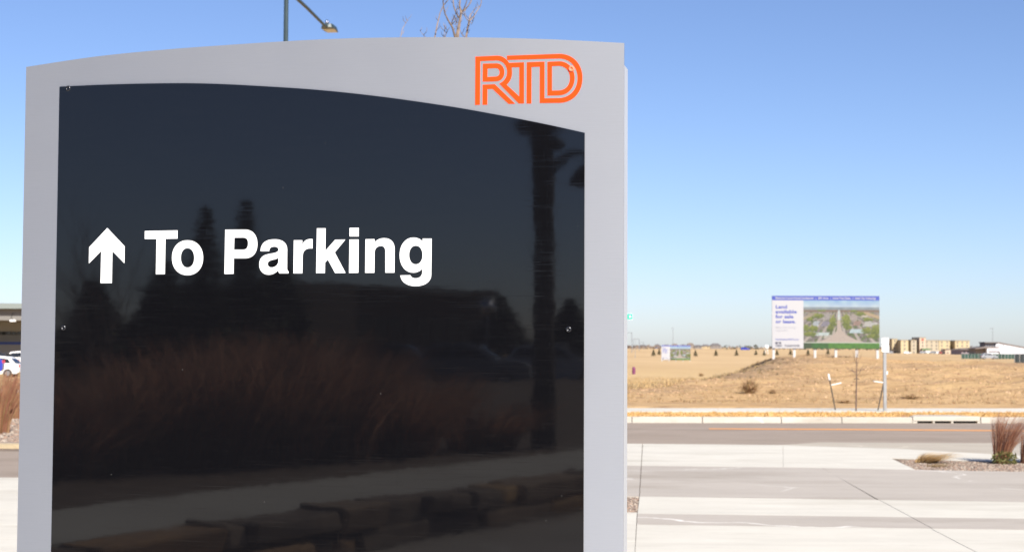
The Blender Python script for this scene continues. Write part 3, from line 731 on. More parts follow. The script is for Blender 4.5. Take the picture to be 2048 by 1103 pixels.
# ------------------------------------------------------------------ planting bed and gravel on the right, gravel pocket by the sign
def stones(name, n, place, smin, smax, mats, rng, parent=None):
    mb = MB()
    for i in range(n):
        p = place(rng); s = rng.uniform(smin, smax); a = rng.uniform(0, 6.28); ca, sa = math.cos(a) * s, math.sin(a) * s
        h = s * rng.uniform(.5, .9); e = rng.uniform(.6, 1)
        q = [Vector((ca, sa, 0)), Vector((-sa * e, ca * e, 0)), Vector((-ca, -sa, 0)), Vector((sa * e, -ca * e, 0))]
        vs = [p + v + Vector((0, 0, h * .35)) for v in q] + [p + v * .6 + Vector((0, 0, h)) for v in q]
        mb.add(vs + [p + v for v in q], [(4, 5, 6, 7)] + [(k, (k + 1) % 4, 4 + (k + 1) % 4, 4 + k) for k in range(4)] + [(8 + k, 8 + (k + 1) % 4, (k + 1) % 4, k) for k in range(4)], rng.randrange(len(mats)))
    o = mb.build(name, mats, parent, recalc=False); o['kind'] = 'stuff'; return o
M['st1'] = mat('st1', (.225, .17, .135), .9); M['st2'] = mat('st2', (.33, .275, .225), .9); M['st3'] = mat('st3', (.15, .112, .09), .9); M['st4'] = mat('st4', (.26, .175, .13), .9)
ST = [M['st1'], M['st2'], M['st3'], M['st4']]
bed_pts = [G(1781.5, 915.2), G(1990, 922), G(2048, 923.6), G(2300, 930), G(2300, 946.5), G(2048, 942), G(1831, 937.6)]
bed = tag(sheet('planting_bed', bed_pts, -.025, M['gravel_bed'], None, .05), kind='structure')
rg = random.Random(11)
def in_quad(A, B, C, D):
    def f(r):
        u, v = r.random(), r.random(); p = (A * (1 - u) + B * u) * (1 - v) + (D * (1 - u) + C * u) * v
        return Vector((p.x, p.y, -.02))
    return f
q1 = in_quad(G(1795, 917.3), G(2120, 926), G(2120, 943.2), G(1830, 936.8))
tag(stones('gravel', 5200, q1, .010, .026, ST, rg), 'reddish brown gravel covering the planting bed by the driveway', 'gravel')
q2 = in_quad(G(1200, E2(1200) + .8), G(JL(993) - 1.4, E2(1277) + .8), G(JL(1022) - 1.4, 1022.4), G(1200, 1021.5))
tag(stones('gravel', 900, q2, .010, .028, ST, rg), 'small square pocket of brown gravel behind the sign edge', 'gravel')

def plume(name, px, py, h, label, group=None, seed=1, lean=(.22, .05), nb=420, mats=None, leaves=True, spread=.2, p=None, base=.1, wd=.0055):
    p = p or G(px, py, -.02); t = tag(empty(name, p), label, 'grass', group); r_ = random.Random(seed)
    grass_clump(name, h, spread, nb, mats or [M['grass_red'], M['grass_rust'], M['grass_mauve']], r_, lean, wd=wd, base=base, parent=t, part='blades')
    if leaves:
        mb = MB()
        for i in range(240):
            a = r_.uniform(0, 6.28); rr = .17 * math.sqrt(r_.random()); c = Vector((rr * math.cos(a) + .03, rr * math.sin(a) * .8 - .08, r_.uniform(.02, .22) * (1 - rr * 2)))
            d = Vector((r_.gauss(0, 1), r_.gauss(0, 1), r_.uniform(0, 1.2))).normalized() * r_.uniform(.02, .045); s_ = d.cross(Vector((r_.random(), r_.random(), r_.random()))).normalized() * .012
            mb.add([c - d, c + s_, c + d, c - s_], [(0, 1, 2, 3)], r_.randrange(2))
        mb.build('leafy_base', [M['leaf'], M['leaf_pale']], t, recalc=False)
    return t
plume('ornamental_grass', 2001, 928, .84, 'rust coloured ornamental grass with green leaves at its foot in the gravel bed', 'ornamental grasses', 3, nb=620, mats=[M['grass_red'], M['grass_rust'], M['grass_rust'], M['grass_mauve'], M['tan_tip']], wd=.0045, lean=(.22, .05), spread=.24, base=.095)
plume('ornamental_grass', 2056, 928, .74, 'rust coloured ornamental grass cut by the right edge of the picture', 'ornamental grasses', 4, leaves=False, lean=(.28, .05), spread=.24, nb=560, mats=[M['grass_red'], M['grass_rust'], M['grass_mauve'], M['tan_tip']], wd=.0045)
plume('straw_tuft', 1848, 926, .19, 'low straw coloured grass tuft in the tip of the gravel bed', None, 6, (.26, -.12), 520, [M['verge1'], M['verge3'], M['straw_pale']], False, .2, base=.13)
plume('straw_tuft', 1868, 934, .08, 'flattened pale straw trailing at the edge of the gravel bed', None, 7, (.12, -.1), 120, [M['straw'], M['straw_pale']], False, .15, base=.1)

# ------------------------------------------------------------------ storm drain in the far kerb
a = kfar(1826.5, 0); b = kfar(1961.5, 0); ang = math.atan2((b - a).y, (b - a).x); Ld = (b - a).length
dr = tag(empty('storm_drain', (a.x, a.y, 0), ang), 'grey concrete storm drain inlet with dark slot in the far kerb', 'drain')
mb = MB(); mb.prism([[(0, .02), (Ld, .02), (Ld - .05, .2), (Ld * .82, .85), (Ld * .22, .85), (.0, .25)]], .04, .135, lambda x, y, d: Vector((x, y, d))); bevel(mb.build('roof_slab', M['kerb'], dr), .012)
mb = MB(); mb.box(.02, Ld - .02, .14, .2, -.12, .04); mb.build('slot_back', M['dark'], dr)
for u0, u1 in ((.0, .10), (Ld * .30, Ld * .325), (Ld * .57, Ld * .60), (Ld - .06, Ld)):
    mb = MB(); mb.box(u0, u1, .03, .14, -.1, .04); mb.build('pillar', M['kerb'], dr)
M['rust'] = mat('rust', (.30, .15, .08), .8, var=.3, scale=9)
mb = MB(); mb.box(-.1, .55, .42, .80, .115, .128); mb.build('access_cover', M['rust'], dr)

# ------------------------------------------------------------------ verge: sign post, staked sapling
g0 = onground(1770, 823.2, ZK - .01)
def up_z(py, y, px=1770): return at(px, py, y).z
zt = up_z(672, g0.y)
sp_ = tag(empty('sign_post', g0), 'grey steel post carrying two blank white plates on the grass verge', 'sign post')
mb = MB(); mb.box(-.033, .033, -.033, .033, -.1, zt - g0.z - .02); mb.build('post', M['steel'], sp_)
def rrect(w_, h_, r_, n=5):
    o = []
    for cx, cy, a0 in ((w_ / 2 - r_, h_ / 2 - r_, 0), (-w_ / 2 + r_, h_ / 2 - r_, 90), (-w_ / 2 + r_, -h_ / 2 + r_, 180), (w_ / 2 - r_, -h_ / 2 + r_, 270)):
        o += [(cx + r_ * math.cos(R(a0 + 90 * k / n)), cy + r_ * math.sin(R(a0 + 90 * k / n))) for k in range(n + 1)]
    return o
for pa, pb in ((675.2, 687.6), (688.2, 703.2)):
    za, zb_ = up_z(pa, g0.y) - g0.z, up_z(pb, g0.y) - g0.z
    mb = MB(); mb.prism([rrect(.163, za - zb_, .02)], -.040, -.037, lambda x, y, d, c=(za + zb_) / 2: Vector((x + .01, d, y + c))); mb.build('plate', M['white_paint'], sp_)
mb = MB(); z_ = up_z(745, g0.y) - g0.z; mb.box(.028, .06, -.045, -.036, z_ - .03, z_ + .035); mb.build('tag', M['white_paint'], sp_)

gt = onground(1712, 822.6, ZK - .01); yt = gt.y
sap = tag(empty('sapling', gt), 'thin leafless sapling tied between two stakes on the verge', 'sapling')
V = lambda px, py: at(px, py, yt) - gt
mb = MB(); mb.tube([V(1712, 824), V(1712.5, 790), V(1713.2, 757), V(1713, 735), V(1713.5, 716), V(1714, 690)], [.018, .016, .014, .011, .008, .003], 6); mb.build('trunk', M['bark_thin'], sap)
mb = MB()
for pl in ([(1713, 749), (1706, 742), (1702, 737)], [(1713, 751), (1720, 744), (1727, 729)], [(1713, 735), (1717, 722), (1724, 706)], [(1713.5, 728), (1708, 714), (1706, 700)], [(1713.5, 716), (1717, 704), (1718, 694)], [(1707, 742.5), (1703, 731)], [(1720, 744), (1722, 734)], [(1713, 744), (1697, 738), (1691, 733)], [(1713, 740), (1728, 738), (1734, 734)]):
    mb.tube([V(*p) for p in pl], [.007] + [.0045] * (len(pl) - 2) + [.002], 5)
mb.build('branches', M['bark_thin'], sap)
mb = MB(); mb.tube([V(1708, 758), V(1712, 756.4), V(1714.5, 756.4), V(1719, 757.6)], .008, 5); mb.build('tie', M['rubber'], sap)
def stake(p0, p1, label, cap, strap):
    b_ = onground(p0[0], p0[1], ZK - .01); t = tag(empty('tree_stake', b_), label, 'stake', 'stakes beside the sapling')
    Q = lambda px, py: at(px, py, b_.y) - b_
    mb = MB(); mb.tube([Q(p0[0], p0[1] + 2), Q(*p1)], .014, 6); mb.build('shaft', M['stake'], t)
    if cap: mb = MB(); mb.tube([Q(*cap[0]), Q(*cap[1])], .021, 8); mb.build('cap', M['white_paint'], t)
    mb = MB(); mb.tube([Q(*strap[0]), Q(*strap[1])], .011, 6); mb.build('strap', M['white_paint'], t)
stake((1671.3, 820.6), (1658.6, 756), 'leaning dark stake with white cap left of the sapling', ((1659.2, 759), (1656.8, 747)), ((1662, 769.5), (1683, 765)))
stake((1755, 821.6), (1767.5, 765), 'leaning dark stake with white strap right of the sapling, by the sign post', None, ((1746.5, 761.7), (1767, 764.4)))

# dry grass on the verge (blades), loose straw and clods on the field and mound
rg = random.Random(21)
def tufts(name, n, place, h, nb, mats, rng, wd=.01):
    mb = MB()
    for i in range(n):
        p = place(rng)
        if p is None: continue
        hh = h * rng.uniform(.5, 1.3)
        for k in range(nb):
            a = rng.uniform(0, 6.28); L = hh * rng.uniform(.5, 1.1); o_ = Vector((math.cos(a), math.sin(a), 0)) * L * rng.uniform(.2, .9)
            s_ = Vector((rng.uniform(-1, 1), rng.uniform(-1, 1), 0)).normalized() * wd * rng.uniform(.6, 1.3); q = p + Vector((rng.gauss(0, .3) * h, rng.gauss(0, .3) * h, 0))
            mb.add([q - s_, q + s_, q + o_ + Vector((0, 0, L))], [(0, 1, 2)], rng.randrange(len(mats)))
    o = mb.build(name, mats, None, recalc=False); o['kind'] = 'stuff'; return o
def verge_place(r):
    px = r.uniform(1180, 2200); p = onground(px, r.uniform(823.5, 834), ZK)
    f = kfar(px, .2)
    if p.y < f.y: p.y = f.y + .05
    if 1826 < px < 1962 and p.y < f.y + .8: return None
    return Vector((p.x, p.y, ZK - .01))
tag(tufts('verge_grass', 1500, verge_place, .05, 9, [M['verge1'], M['verge2'], M['verge3']], rg), 'golden dormant grass along the far verge', 'grass')
def field_place(r):
    y = 42 + 120 * r.random() ** 1.8; x = y * r.uniform(.06, .36)
    return Vector((x, y, H(x, y) - .01))
tag(tufts('field_grass', 3600, field_place, .085, 7, [M['straw'], M['straw_pale'], M['straw_brown'], M['clod']], rg, .012), 'sparse dry weeds scattered over the dirt field and mound', 'grass')
def ridge_place(r):
    y = r.uniform(58, 94); x = lerpt(XL, y) + r.uniform(-1.2, 4.5) * r.random() + r.uniform(-.3, .3)
    return Vector((x, y, H(x, y) - .01))
tag(tufts('ridge_weeds', 700, ridge_place, .13, 9, [M['straw_brown'], M['straw'], M['needle2'], M['bark_thin']], rg, .014), 'grey brown weeds along the left shoulder of the mound', 'grass')
def left_field(r):
    y = 44 + 110 * r.random() ** 1.6; x = y * .062 + r.random() * max(.5, (lerpt(XL, y) + 1.5 - y * .062))
    return Vector((x, y, H(x, y) - .02))
tag(tufts('field_straw', 2600, left_field, .16, 9, [M['straw'], M['straw_pale'], M['verge3'], M['straw_brown']], rg, .014), 'pale standing straw covering the field left of the mound', 'grass')
def mound_place(r):
    y = r.uniform(44, 92); x = lerpt(XL, y) + r.random() ** 1.3 * (y * .35 - lerpt(XL, y))
    return Vector((x, y, H(x, y) - .02))
M['clod2'] = mat('clod2', (.24, .145, .085), .95); M['clod3'] = mat('clod3', (.46, .31, .19), .95)
tag(stones('dirt_clods', 4200, mound_place, .015, .065, [M['clod'], M['clod2'], M['clod'], M['clod3']], rg), 'loose clods of tan earth lying over the mound', 'earth')
# scrubby bushes on the mound
def bush(px, py, wd_, h_, label, seed, n=420, name='dry_bush'):
    p = hit(px, py); r_ = random.Random(seed); t = tag(empty(name, p), label, 'bush', 'dry bushes on the mound'); mb = MB()
    for i in range(n):
        a = r_.uniform(0, 6.28); el = r_.uniform(.05, 1.5); d = Vector((math.cos(a) * math.cos(el) * wd_, math.sin(a) * math.cos(el) * wd_, math.sin(el) * h_)) * r_.uniform(.6, 1.05)
        q = Vector((r_.gauss(0, .12) * wd_, r_.gauss(0, .12) * wd_, 0)); s_ = Vector((r_.gauss(0, 1), r_.gauss(0, 1), r_.gauss(0, .3))).normalized() * .011
        md = q + d * .5 + Vector((0, 0, .12 * h_))
        mb.add([q - s_, q + s_, md + s_, md - s_, q + d], [(0, 1, 2, 3), (3, 2, 4)], r_.randrange(3))
    mb.build('twigs', [M['straw_brown'], M['clod'], M['straw']], t, recalc=False)
bush(1499, 786, .5, .52, 'largest brown dried bush low on the face of the dirt mound', 1)
bush(1402, 752, .5, .45, 'pale upright weed clump at the left foot of the mound', 2, 200)
bush(1822, 797, .45, .16, 'low flat dark weed patch on the mound right of the sign post', 3, 200)
bush(1545, 787, .22, .16, 'tiny dark weed beside the largest bush on the mound', 4, 120)
bush(1690, 806, .3, .12, 'sprawling grey weed at the foot of the mound behind the sapling', 5, 150)

# ------------------------------------------------------------------ things beyond the field
def spruce(px, pyb, pyt, label, seed):
    p = hit(px, pyb); h = (pyb - pyt) / FPX * p.y
    t = tag(empty('young_spruce', p), label, 'tree', 'row of young spruces across the field'); r_ = random.Random(seed)
    mb = MB(); mb.tube([(0, 0, -.1), (0, 0, h * .9)], [h * .03, h * .006], 6); mb.build('trunk', M['bark_thin'], t)
    conifer('crown', h, h * .36, r_, 900, [M['needle'], M['needle2'], M['needle']], t)
SPR = [(1307, 712, 698, 'first young spruce from the sign, left of the small billboard'), (1318.5, 710, 697, 'young spruce touching the left edge of the small billboard'),
       (1391, 712.4, 699, 'young spruce just right of the small billboard'), (1432, 711.5, 698.5, 'second young spruce right of the small billboard'), (1473, 711.3, 698.5, 'young spruce standing alone midway between the two billboards'),
       (1512, 709.8, 699, 'young spruce a little left of the white tank'), (1528.5, 711, 700, 'young spruce right under the white tank'), (1554, 710.5, 698.5, 'young spruce just inside the left post of the big billboard'),
       (1581, 710, 698, 'young spruce between first and second posts of the big billboard'), (1616, 711, 699, 'thin pale spruce under the middle of the big billboard'), (1656, 709.5, 697.5, 'last young spruce of the row, under the big billboard')]
for i, (a, b, c, l) in enumerate(SPR): spruce(a, b, c, l, 40 + i)

def house(px0, px1, pyt, pyb, d, wallc, roofc, label, ridge=.5, cat='house'):
    z0 = H((px0 - 1024) / FPX * d, d) - .5; A = at(px0, pyt, d); B = at(px1, pyt, d); t = tag(empty('far_house', ((A.x + B.x) / 2, d, z0)), label, cat, 'houses on the horizon')
    wd_ = B.x - A.x; h = A.z - z0; he = h * .62; dp = 11
    mb = MB(); mb.box(-wd_ / 2, wd_ / 2, 0, dp, 0, he); mb.build('wall', wallc, t)
    mb = MB(); o = .5; rx = wd_ * ridge / 2
    mb.add([(-wd_ / 2 - o, -o, he - .05), (wd_ / 2 + o, -o, he - .05), (wd_ / 2 + o, dp + o, he - .05), (-wd_ / 2 - o, dp + o, he - .05), (-rx, dp / 2, h), (rx, dp / 2, h)], [(0, 1, 5, 4), (1, 2, 5), (2, 3, 4, 5), (3, 0, 4), (0, 3, 2, 1)])
    mb.build('roof', roofc, t)
    n = max(2, int(wd_ / 4.5))
    for k in range(n):
        x = -wd_ / 2 + wd_ * (k + .5) / n; mb = MB(); mb.box(x - .7, x + .7, -.04, .02, he * .5, he * .5 + 1.5); mb.build('window', M['pane'], t)
M['pane'] = mat('pane', (.06, .07, .085), .2); M['wa'] = mat('wa', (.24, .20, .17), .9); M['wb'] = mat('wb', (.19, .165, .15), .9); M['wc'] = mat('wc', (.36, .28, .17), .9); M['wd'] = mat('wd', (.15, .17, .25), .8)
M['ra'] = mat('ra', (.12, .11, .11), .9); M['rb'] = mat('rb', (.17, .135, .115), .9)
HS = [(1252, 1264, 690, 'wa', 'rb', 'leftmost low house on the horizon, against the sign edge'), (1266, 1277, 691, 'wb', 'ra', 'small grey house on the horizon behind the overhead line masts'), (1279, 1294, 688.5, 'wa', 'ra', 'brown house on the horizon left of the bluish one'),
      (1295, 1306, 691, 'wc', 'rb', 'low ochre house on the horizon left of the bluish one'), (1309.5, 1321, 687.5, 'wd', 'ra', 'bluish house on the horizon left of the small billboard'), (1326, 1341, 688.5, 'wb', 'ra', 'dark house showing over the left half of the small billboard'),
      (1343, 1357, 686.5, 'wa', 'rb', 'brown house at the foot of the far lamp pole'), (1360, 1374, 688, 'wb', 'ra', 'grey house showing over the right half of the small billboard'), (1374, 1389, 685, 'wa', 'rb', 'tall brown house just right of the small billboard'),
      (1389, 1404, 689, 'wb', 'ra', 'low grey house joined to the tall brown one'), (1403, 1420, 688, 'wc', 'ra', 'ochre walled house on the horizon, left of the largest roof'), (1421, 1442, 685.8, 'wb', 'ra', 'largest dark roofed house on the horizon, last of the row')]
for i, (a, b, c, w1, r1, l) in enumerate(HS): house(a, b, c, 698, 2350 + 37 * (i % 3), M[w1], M[r1], l)
# far tree belt: one mass on the horizon
mb = MB(); r_ = random.Random(31)
M['belt1'] = mat('belt1', (.06, .06, .045), .9); M['belt2'] = mat('belt2', (.14, .10, .08), .9); M['belt3'] = mat('belt3', (.20, .15, .11), .9)
for i in range(900):
    u = r_.random()
    px = r_.uniform(1443, 1800) if u < .6 else (r_.uniform(1240, 1345) if u < .9 else r_.uniform(1935, 2060)); d = r_.uniform(2050, 2300)
    n_ = noise.noise(Vector((px * .12, 0, 0)))
    top_ = 691.5 - 2.2 * n_ if px < 1600 else 693
    c = at(px, r_.uniform(top_, 698), d); s = r_.uniform(1.2, 2.6)
    q = [Vector((r_.gauss(0, 1), r_.gauss(0, 1), r_.gauss(0, .8))).normalized() * s for _ in range(4)]
    mb.add([c + v for v in q], [(0, 1, 2), (0, 2, 3), (0, 3, 1), (1, 3, 2)], 0 if n_ > -.05 and px > 1400 else r_.choice((1, 2)))
o = mb.build('far_trees', [M['belt1'], M['belt2'], M['belt3']]); tag(o, 'dark belt of far trees along the horizon', 'trees', kind='stuff')
# white round tank
c = at(1533, 693.2, 700); r0 = 4.1 / FPX * 700; tk = tag(empty('water_tank', (c.x, c.y, H(c.x, c.y))), 'small round white tank on the horizon beside the big billboard', 'tank')
me = bpy.data.meshes.new('shell'); bm = bmesh.new(); bmesh.ops.create_uvsphere(bm, u_segments=20, v_segments=12, radius=r0); bm.to_mesh(me); bm.free(); me.materials.append(M['white_paint']); me.polygons.foreach_set('use_smooth', [True] * len(me.polygons))
link('shell', me, tk, (0, 0, c.z - tk.location.z))
for sx in (-1, 1):
    for sy in (-1, 1): mb = MB(); mb.tube([(sx * r0 * .6, sy * r0 * .6, 0), (sx * r0 * .5, sy * r0 * .5, c.z - tk.location.z - r0 * .4)], .06, 6); mb.build('leg', M['white_paint'], tk)
# lamp poles and overhead line masts
def far_pole(px, pyt, d, rad, label, arm=1.2):
    c = at(px, pyt, d); z0 = H(c.x, d); t = tag(empty('far_lamp_pole', (c.x, d, z0)), label, 'lamp pole', 'far lamp poles'); h = c.z - z0
    mb = MB(); mb.tube([(0, 0, 0), (0, 0, h)], [rad, rad * .6], 6); mb.build('pole', M['pole_far'], t)
    mb = MB(); mb.box(-arm, arm * .4, -.15, .15, h - .25, h); mb.build('lamp_head', M['pole_far'], t)
M['pole_far'] = mat('pole_far', (.17, .18, .20), .7)
far_pole(1346, 655, 900, .16, 'thin grey lamp pole rising behind the small billboard', .8); far_pole(1985, 655.5, 800, .14, 'thin grey lamp pole rising behind the white shed', 1.2)
def mast(px0, px1, pyt, d, rad, label):
    A = at(px0, pyt, d); B = at(px1, pyt, d); z0 = H(B.x, d); t = tag(empty('overhead_line_mast', (B.x, d, z0)), label, 'mast', 'overhead line masts'); h = B.z - z0; w_ = B.x - A.x
    for x in (0, -w_): mb = MB(); mb.tube([(x, 0, 0), (x, 0, h)], rad, 6); mb.build('leg', M['pole_far'], t)
    mb = MB(); mb.tube([(-w_ - 1, 0, h), (.3, 0, h)], rad * .8, 6); mb.build('beam', M['pole_far'], t)
mast(1246, 1263.5, 664.6, 700, .13, 'nearest thin overhead line portal right beside the sign edge'); mast(1266, 1278.5, 677.5, 1100, .17, 'second thin overhead line portal in the distance'); mast(1279.5, 1287, 683.5, 1600, .2, 'third and smallest overhead line portal in the distance')
c = at(1270.5, 676, 420); z0 = H(c.x, 420); t = tag(empty('marker_whip', (c.x, 420, z0)), 'hair thin pale pole behind the purple marker', 'pole'); mb = MB(); mb.tube([(0, 0, 0), (0, 0, c.z - z0)], .06, 5); mb.build('rod', M['steel'], t)
# purple marker
p = hit(1267.5, 748); s_ = p.y / FPX; t = tag(empty('utility_marker', p), 'small purple utility marker post in the straw field near the sign', 'marker')
M['purple'] = mat('purple', (.15, .03, .09), .6)
mb = MB(); mb.tube([(0, 0, -.1), (0, 0, 11 * s_), (0, 0, 13.5 * s_), (0, 0, 15 * s_)], [3.4 * s_, 3.4 * s_, 2.7 * s_, .9 * s_], 12); mb.build('cap_body', M['purple'], t, smooth=False)
# green street sign
d = 52; c = at(1240, 632.5, d); z0 = H(c.x, d); k = d / FPX; t = tag(empty('street_name_sign', (c.x, d, z0)), 'bright green street name plate poking out behind the silver sign', 'street sign')
M['sign_green'] = mat('sign_green', (.002, .40, .27), .6)
mb = MB(); mb.tube([(0, 0, 0), (0, 0, c.z - z0 + .15)], .03, 8); mb.build('post', M['steel'], t)
zc = c.z - z0; x1 = 24.4 * k
mb = MB(); mb.prism([rrect(2 * x1 + .015, 12.4 * k, .02)], -.036, -.033, lambda x, y, dd: Vector((x, dd, y + zc))); mb.build('plate_edge', M['white_paint'], t)
mb = MB(); mb.prism([rrect(2 * x1, 11.0 * k, .015)], -.040, -.036, lambda x, y, dd: Vector((x, dd, y + zc))); mb.build('plate', M['sign_green'], t)
mb = MB(); mb.box(x1 - 6.4 * k, x1 - 3.0 * k, -.043, -.040, zc - 2.1 * k, zc + 2.1 * k); mb.build('numeral', M['white_paint'], t)

# hotel
def hotel():
    d = 1200; k = d / FPX; X = lambda zx: ((1770 + zx / 11.38) - 1024) * k; Z = lambda zy: at(1850, 660 + zy / 11.38, d).z
    z0 = Z(545); t = tag(empty('hotel', (X(1000), d, z0)), 'long tan four storey hotel with taller middle tower on the horizon', 'hotel')
    M['hw'] = mat('hw', (.42, .345, .215), .9); M['hw2'] = mat('hw2', (.36, .31, .23), .9); M['hw3'] = mat('hw3', (.46, .36, .27), .9); M['hp'] = mat('hp', (.16, .14, .12), .5); M['hred'] = mat('hred', (.32, .07, .05), .6); M['htrim'] = mat('htrim', (.27, .22, .15), .9)
    x0 = X(1000)
    secs = [(205, 330, 205, 6, 'hw'), (330, 500, 232, -4, 'hw'), (500, 600, 240, 8, 'hw2'), (590, 720, 230, 0, 'hw2'), (720, 780, 222, 9, 'hw2'), (775, 915, 172, -1.5, 'hw3'), (915, 1250, 232, 3, 'hw2'), (1250, 1500, 236, 2.5, 'hw'), (1490, 1580, 240, 12, 'hw2'), (1570, 1895, 238, -3, 'hw')]
    wme = None
    for a_, b_, tp, yo, mm in secs:
        xa, xb = X(a_) - x0, X(b_) - x0; h = Z(tp) - z0
        mb = MB(); mb.box(xa, xb, yo, 22 + yo * .01, 0, h); wl = mb.build('wall', M[mm], t)
        mb = MB(); mb.box(xa - .15, xb + .15, yo - .2, 22.1 + yo * .01, h, h + .45); mb.build('parapet', M['htrim'], t)
        nw = max(1, int((xb - xa) / 3.1)); ns = 4 if tp > 200 else 5
        for i in range(nw):
            for j in range(ns):
                if wme is None:
                    q = MB(); q.box(-.65, .65, -.06, .05, -.75, .75); ob = q.build('window', M['hp'], t); wme = ob.data
                else: ob = link('window', wme, t)
                ob.location = (xa + (xb - xa) * (i + .5) / nw, yo, h * (j + .55) / ns)
    mb = MB(); mb.box(X(820) - x0, X(870) - x0, -1.75, -1.52, Z(235) - z0, Z(195) - z0); mb.build('emblem', M['hred'], t)
    M['hgreen'] = mat('hgreen', (.10, .16, .08), .8)
    mb = MB(); mb.box(X(800) - x0, X(985) - x0, -6, -1.6, Z(450) - z0, Z(412) - z0); mb.build('entrance_canopy', M['hgreen'], t)
    for zx in (810, 900, 975): mb = MB(); mb.box(X(zx) - x0 - .3, X(zx) - x0 + .3, -5.8, -5.2, 0, Z(450) - z0); mb.build('canopy_column', M['hw3'], t)
    t2 = tag(empty('brown_building', (X(1490), 1100, H(X(1490), 1100))), 'low brown flat building in front of the right end of the hotel', 'building')
    k2 = 1100 / FPX; hh = at(1890, 698.5, 1100).z - t2.location.z; xq = lambda zx: ((1770 + zx / 11.38) - 1024) * k2 - X(1490)
    mb = MB(); mb.box(xq(1370), xq(1720), 0, 12, 0, hh); mb.build('wall', M['hw3'], t2)
    mb = MB(); mb.box(xq(1360), xq(1470), -.6, 5, hh, hh + .5); mb.build('roof', M['ra'], t2)
    mb = MB(); mb.box(xq(1500), xq(1650), -.1, .1, hh * .25, hh * .6); mb.build('shade_opening', M['hp'], t2)
    mb = MB(); mb.box(xq(1400), xq(1450), -.1, .1, .4, hh * .5); mb.build('door', M['hp'], t2)
hotel()
# white shed with clerestory
def shed():
    d = 520; k = d / FPX; X = lambda px: (px - 1024) * k; Z = lambda py: at(2000, py, d).z
    z0 = Z(710); cx = X(2010); t = tag(empty('white_shed', (cx, d, z0)), 'white walled shed with dark sloping roof and clerestory at the right edge', 'shed')
    prof = [(1974, 710), (1974, 695.5), (1991, 695), (1991, 689), (1996, 685.5), (2048, 695.2), (2100, 704.5), (2100, 710)]
    mb = MB(); mb.prism([[(X(a) - cx, Z(b) - z0) for a, b in prof]], 0, 12, lambda x, y, dd: Vector((x, dd, y))); mb.build('wall', M['white_wall'], t)
    mb = MB(); rf = [(1994.5, 683.4), (1996, 683.4), (2104, 703), (2104, 705.4), (1996, 685.6), (1994.5, 685.6)]; mb.prism([[(X(a) - cx, Z(b) - z0) for a, b in rf]], -.2, 12.5, lambda x, y, dd: Vector((x, dd, y))); mb.build('roof', M['roof_brown'], t)
    mb = MB(); mb.box(X(1970) - cx, X(1991) - cx, 1.0, 6, Z(694) - z0, Z(685.6) - z0); mb.build('clerestory', M['roof_brown'], t)
    mb = MB(); mb.box(X(1969.4) - cx, X(1994.4) - cx, -.2, 6.5, Z(685.6) - z0, Z(683.4) - z0); mb.build('clerestory_roof', M['ra'], t)
    for i in range(4): x = X(1972.5 + i * 4.8) - cx; mb = MB(); mb.box(x, x + .5, .9, 1.0, Z(692.5) - z0, Z(687.5) - z0); mb.build('clerestory_window', M['pane_pale'], t)
    mb = MB(); lr = [(1950, 696.0), (1970, 692.3), (1999, 693.2), (1999, 694.8), (1975, 695.4), (1950, 697.6)]; mb.prism([[(X(a) - cx, Z(b) - z0) for a, b in lr]], -.15, 10, lambda x, y, dd: Vector((x, dd, y))); mb.build('lower_roof', M['roof_brown'], t)
    mb = MB(); mb.box(X(1955) - cx, X(1974) - cx, 2, 10, 0, Z(697.2) - z0); mb.build('side_wall', M['wa'], t)
    mb = MB(); mb.box(X(1977) - cx, X(1999) - cx, -.3, -.1, Z(702.8) - z0, Z(701.6) - z0); mb.build('door_header', M['ra'], t)
    mb = MB(); mb.box(X(1998) - cx, X(1999.2) - cx, -.3, -.1, 0, Z(702.8) - z0); mb.build('door_jamb', M['ra'], t)
    mb = MB(); mb.box(X(2005.6) - cx, X(2006) - cx, -.12, -.02, Z(696) - z0, Z(688.6) - z0); mb.build('drainpipe', M['ra'], t)
    # purple grey building further left
    z1 = Z(710); t2 = tag(empty('grey_building', (X(1938), 560, z1)), 'low mauve grey building between the hotel and the white shed', 'building')
    k2 = 560 / FPX; xq = lambda px: (px - 1024) * k2 - X(1938); Zq = lambda py: at(1940, py, 560).z - z1
    mb = MB(); mb.box(xq(1923), xq(1975), 0, 14, 0, Zq(699)); mb.build('wall', M['mauve'], t2)
    mb = MB(); mb.add([(xq(1921), -1, Zq(699)), (xq(1977), -1, Zq(699)), (xq(1977), 15, Zq(699)), (xq(1921), 15, Zq(699)), (xq(1930), 7, Zq(695.5)), (xq(1970), 7, Zq(694))], [(0, 1, 5, 4), (1, 2, 5), (2, 3, 4, 5), (3, 0, 4), (0, 3, 2, 1)]); mb.build('roof', M['rb'], t2)
    for i in range(6): x = xq(1926 + i * 8); mb = MB(); mb.box(x, x + .8, -.08, .02, Zq(705), Zq(701.5)); mb.build('window', M['pane'], t2)
M['white_wall'] = mat('white_wall', (.55, .55, .585), .7, var=.04, scale=.4); M['roof_brown'] = mat('roof_brown', (.15, .125, .115), .8); M['pane_pale'] = mat('pane_pale', (.30, .31, .34), .3); M['mauve'] = mat('mauve', (.26, .21, .23), .9)
shed()
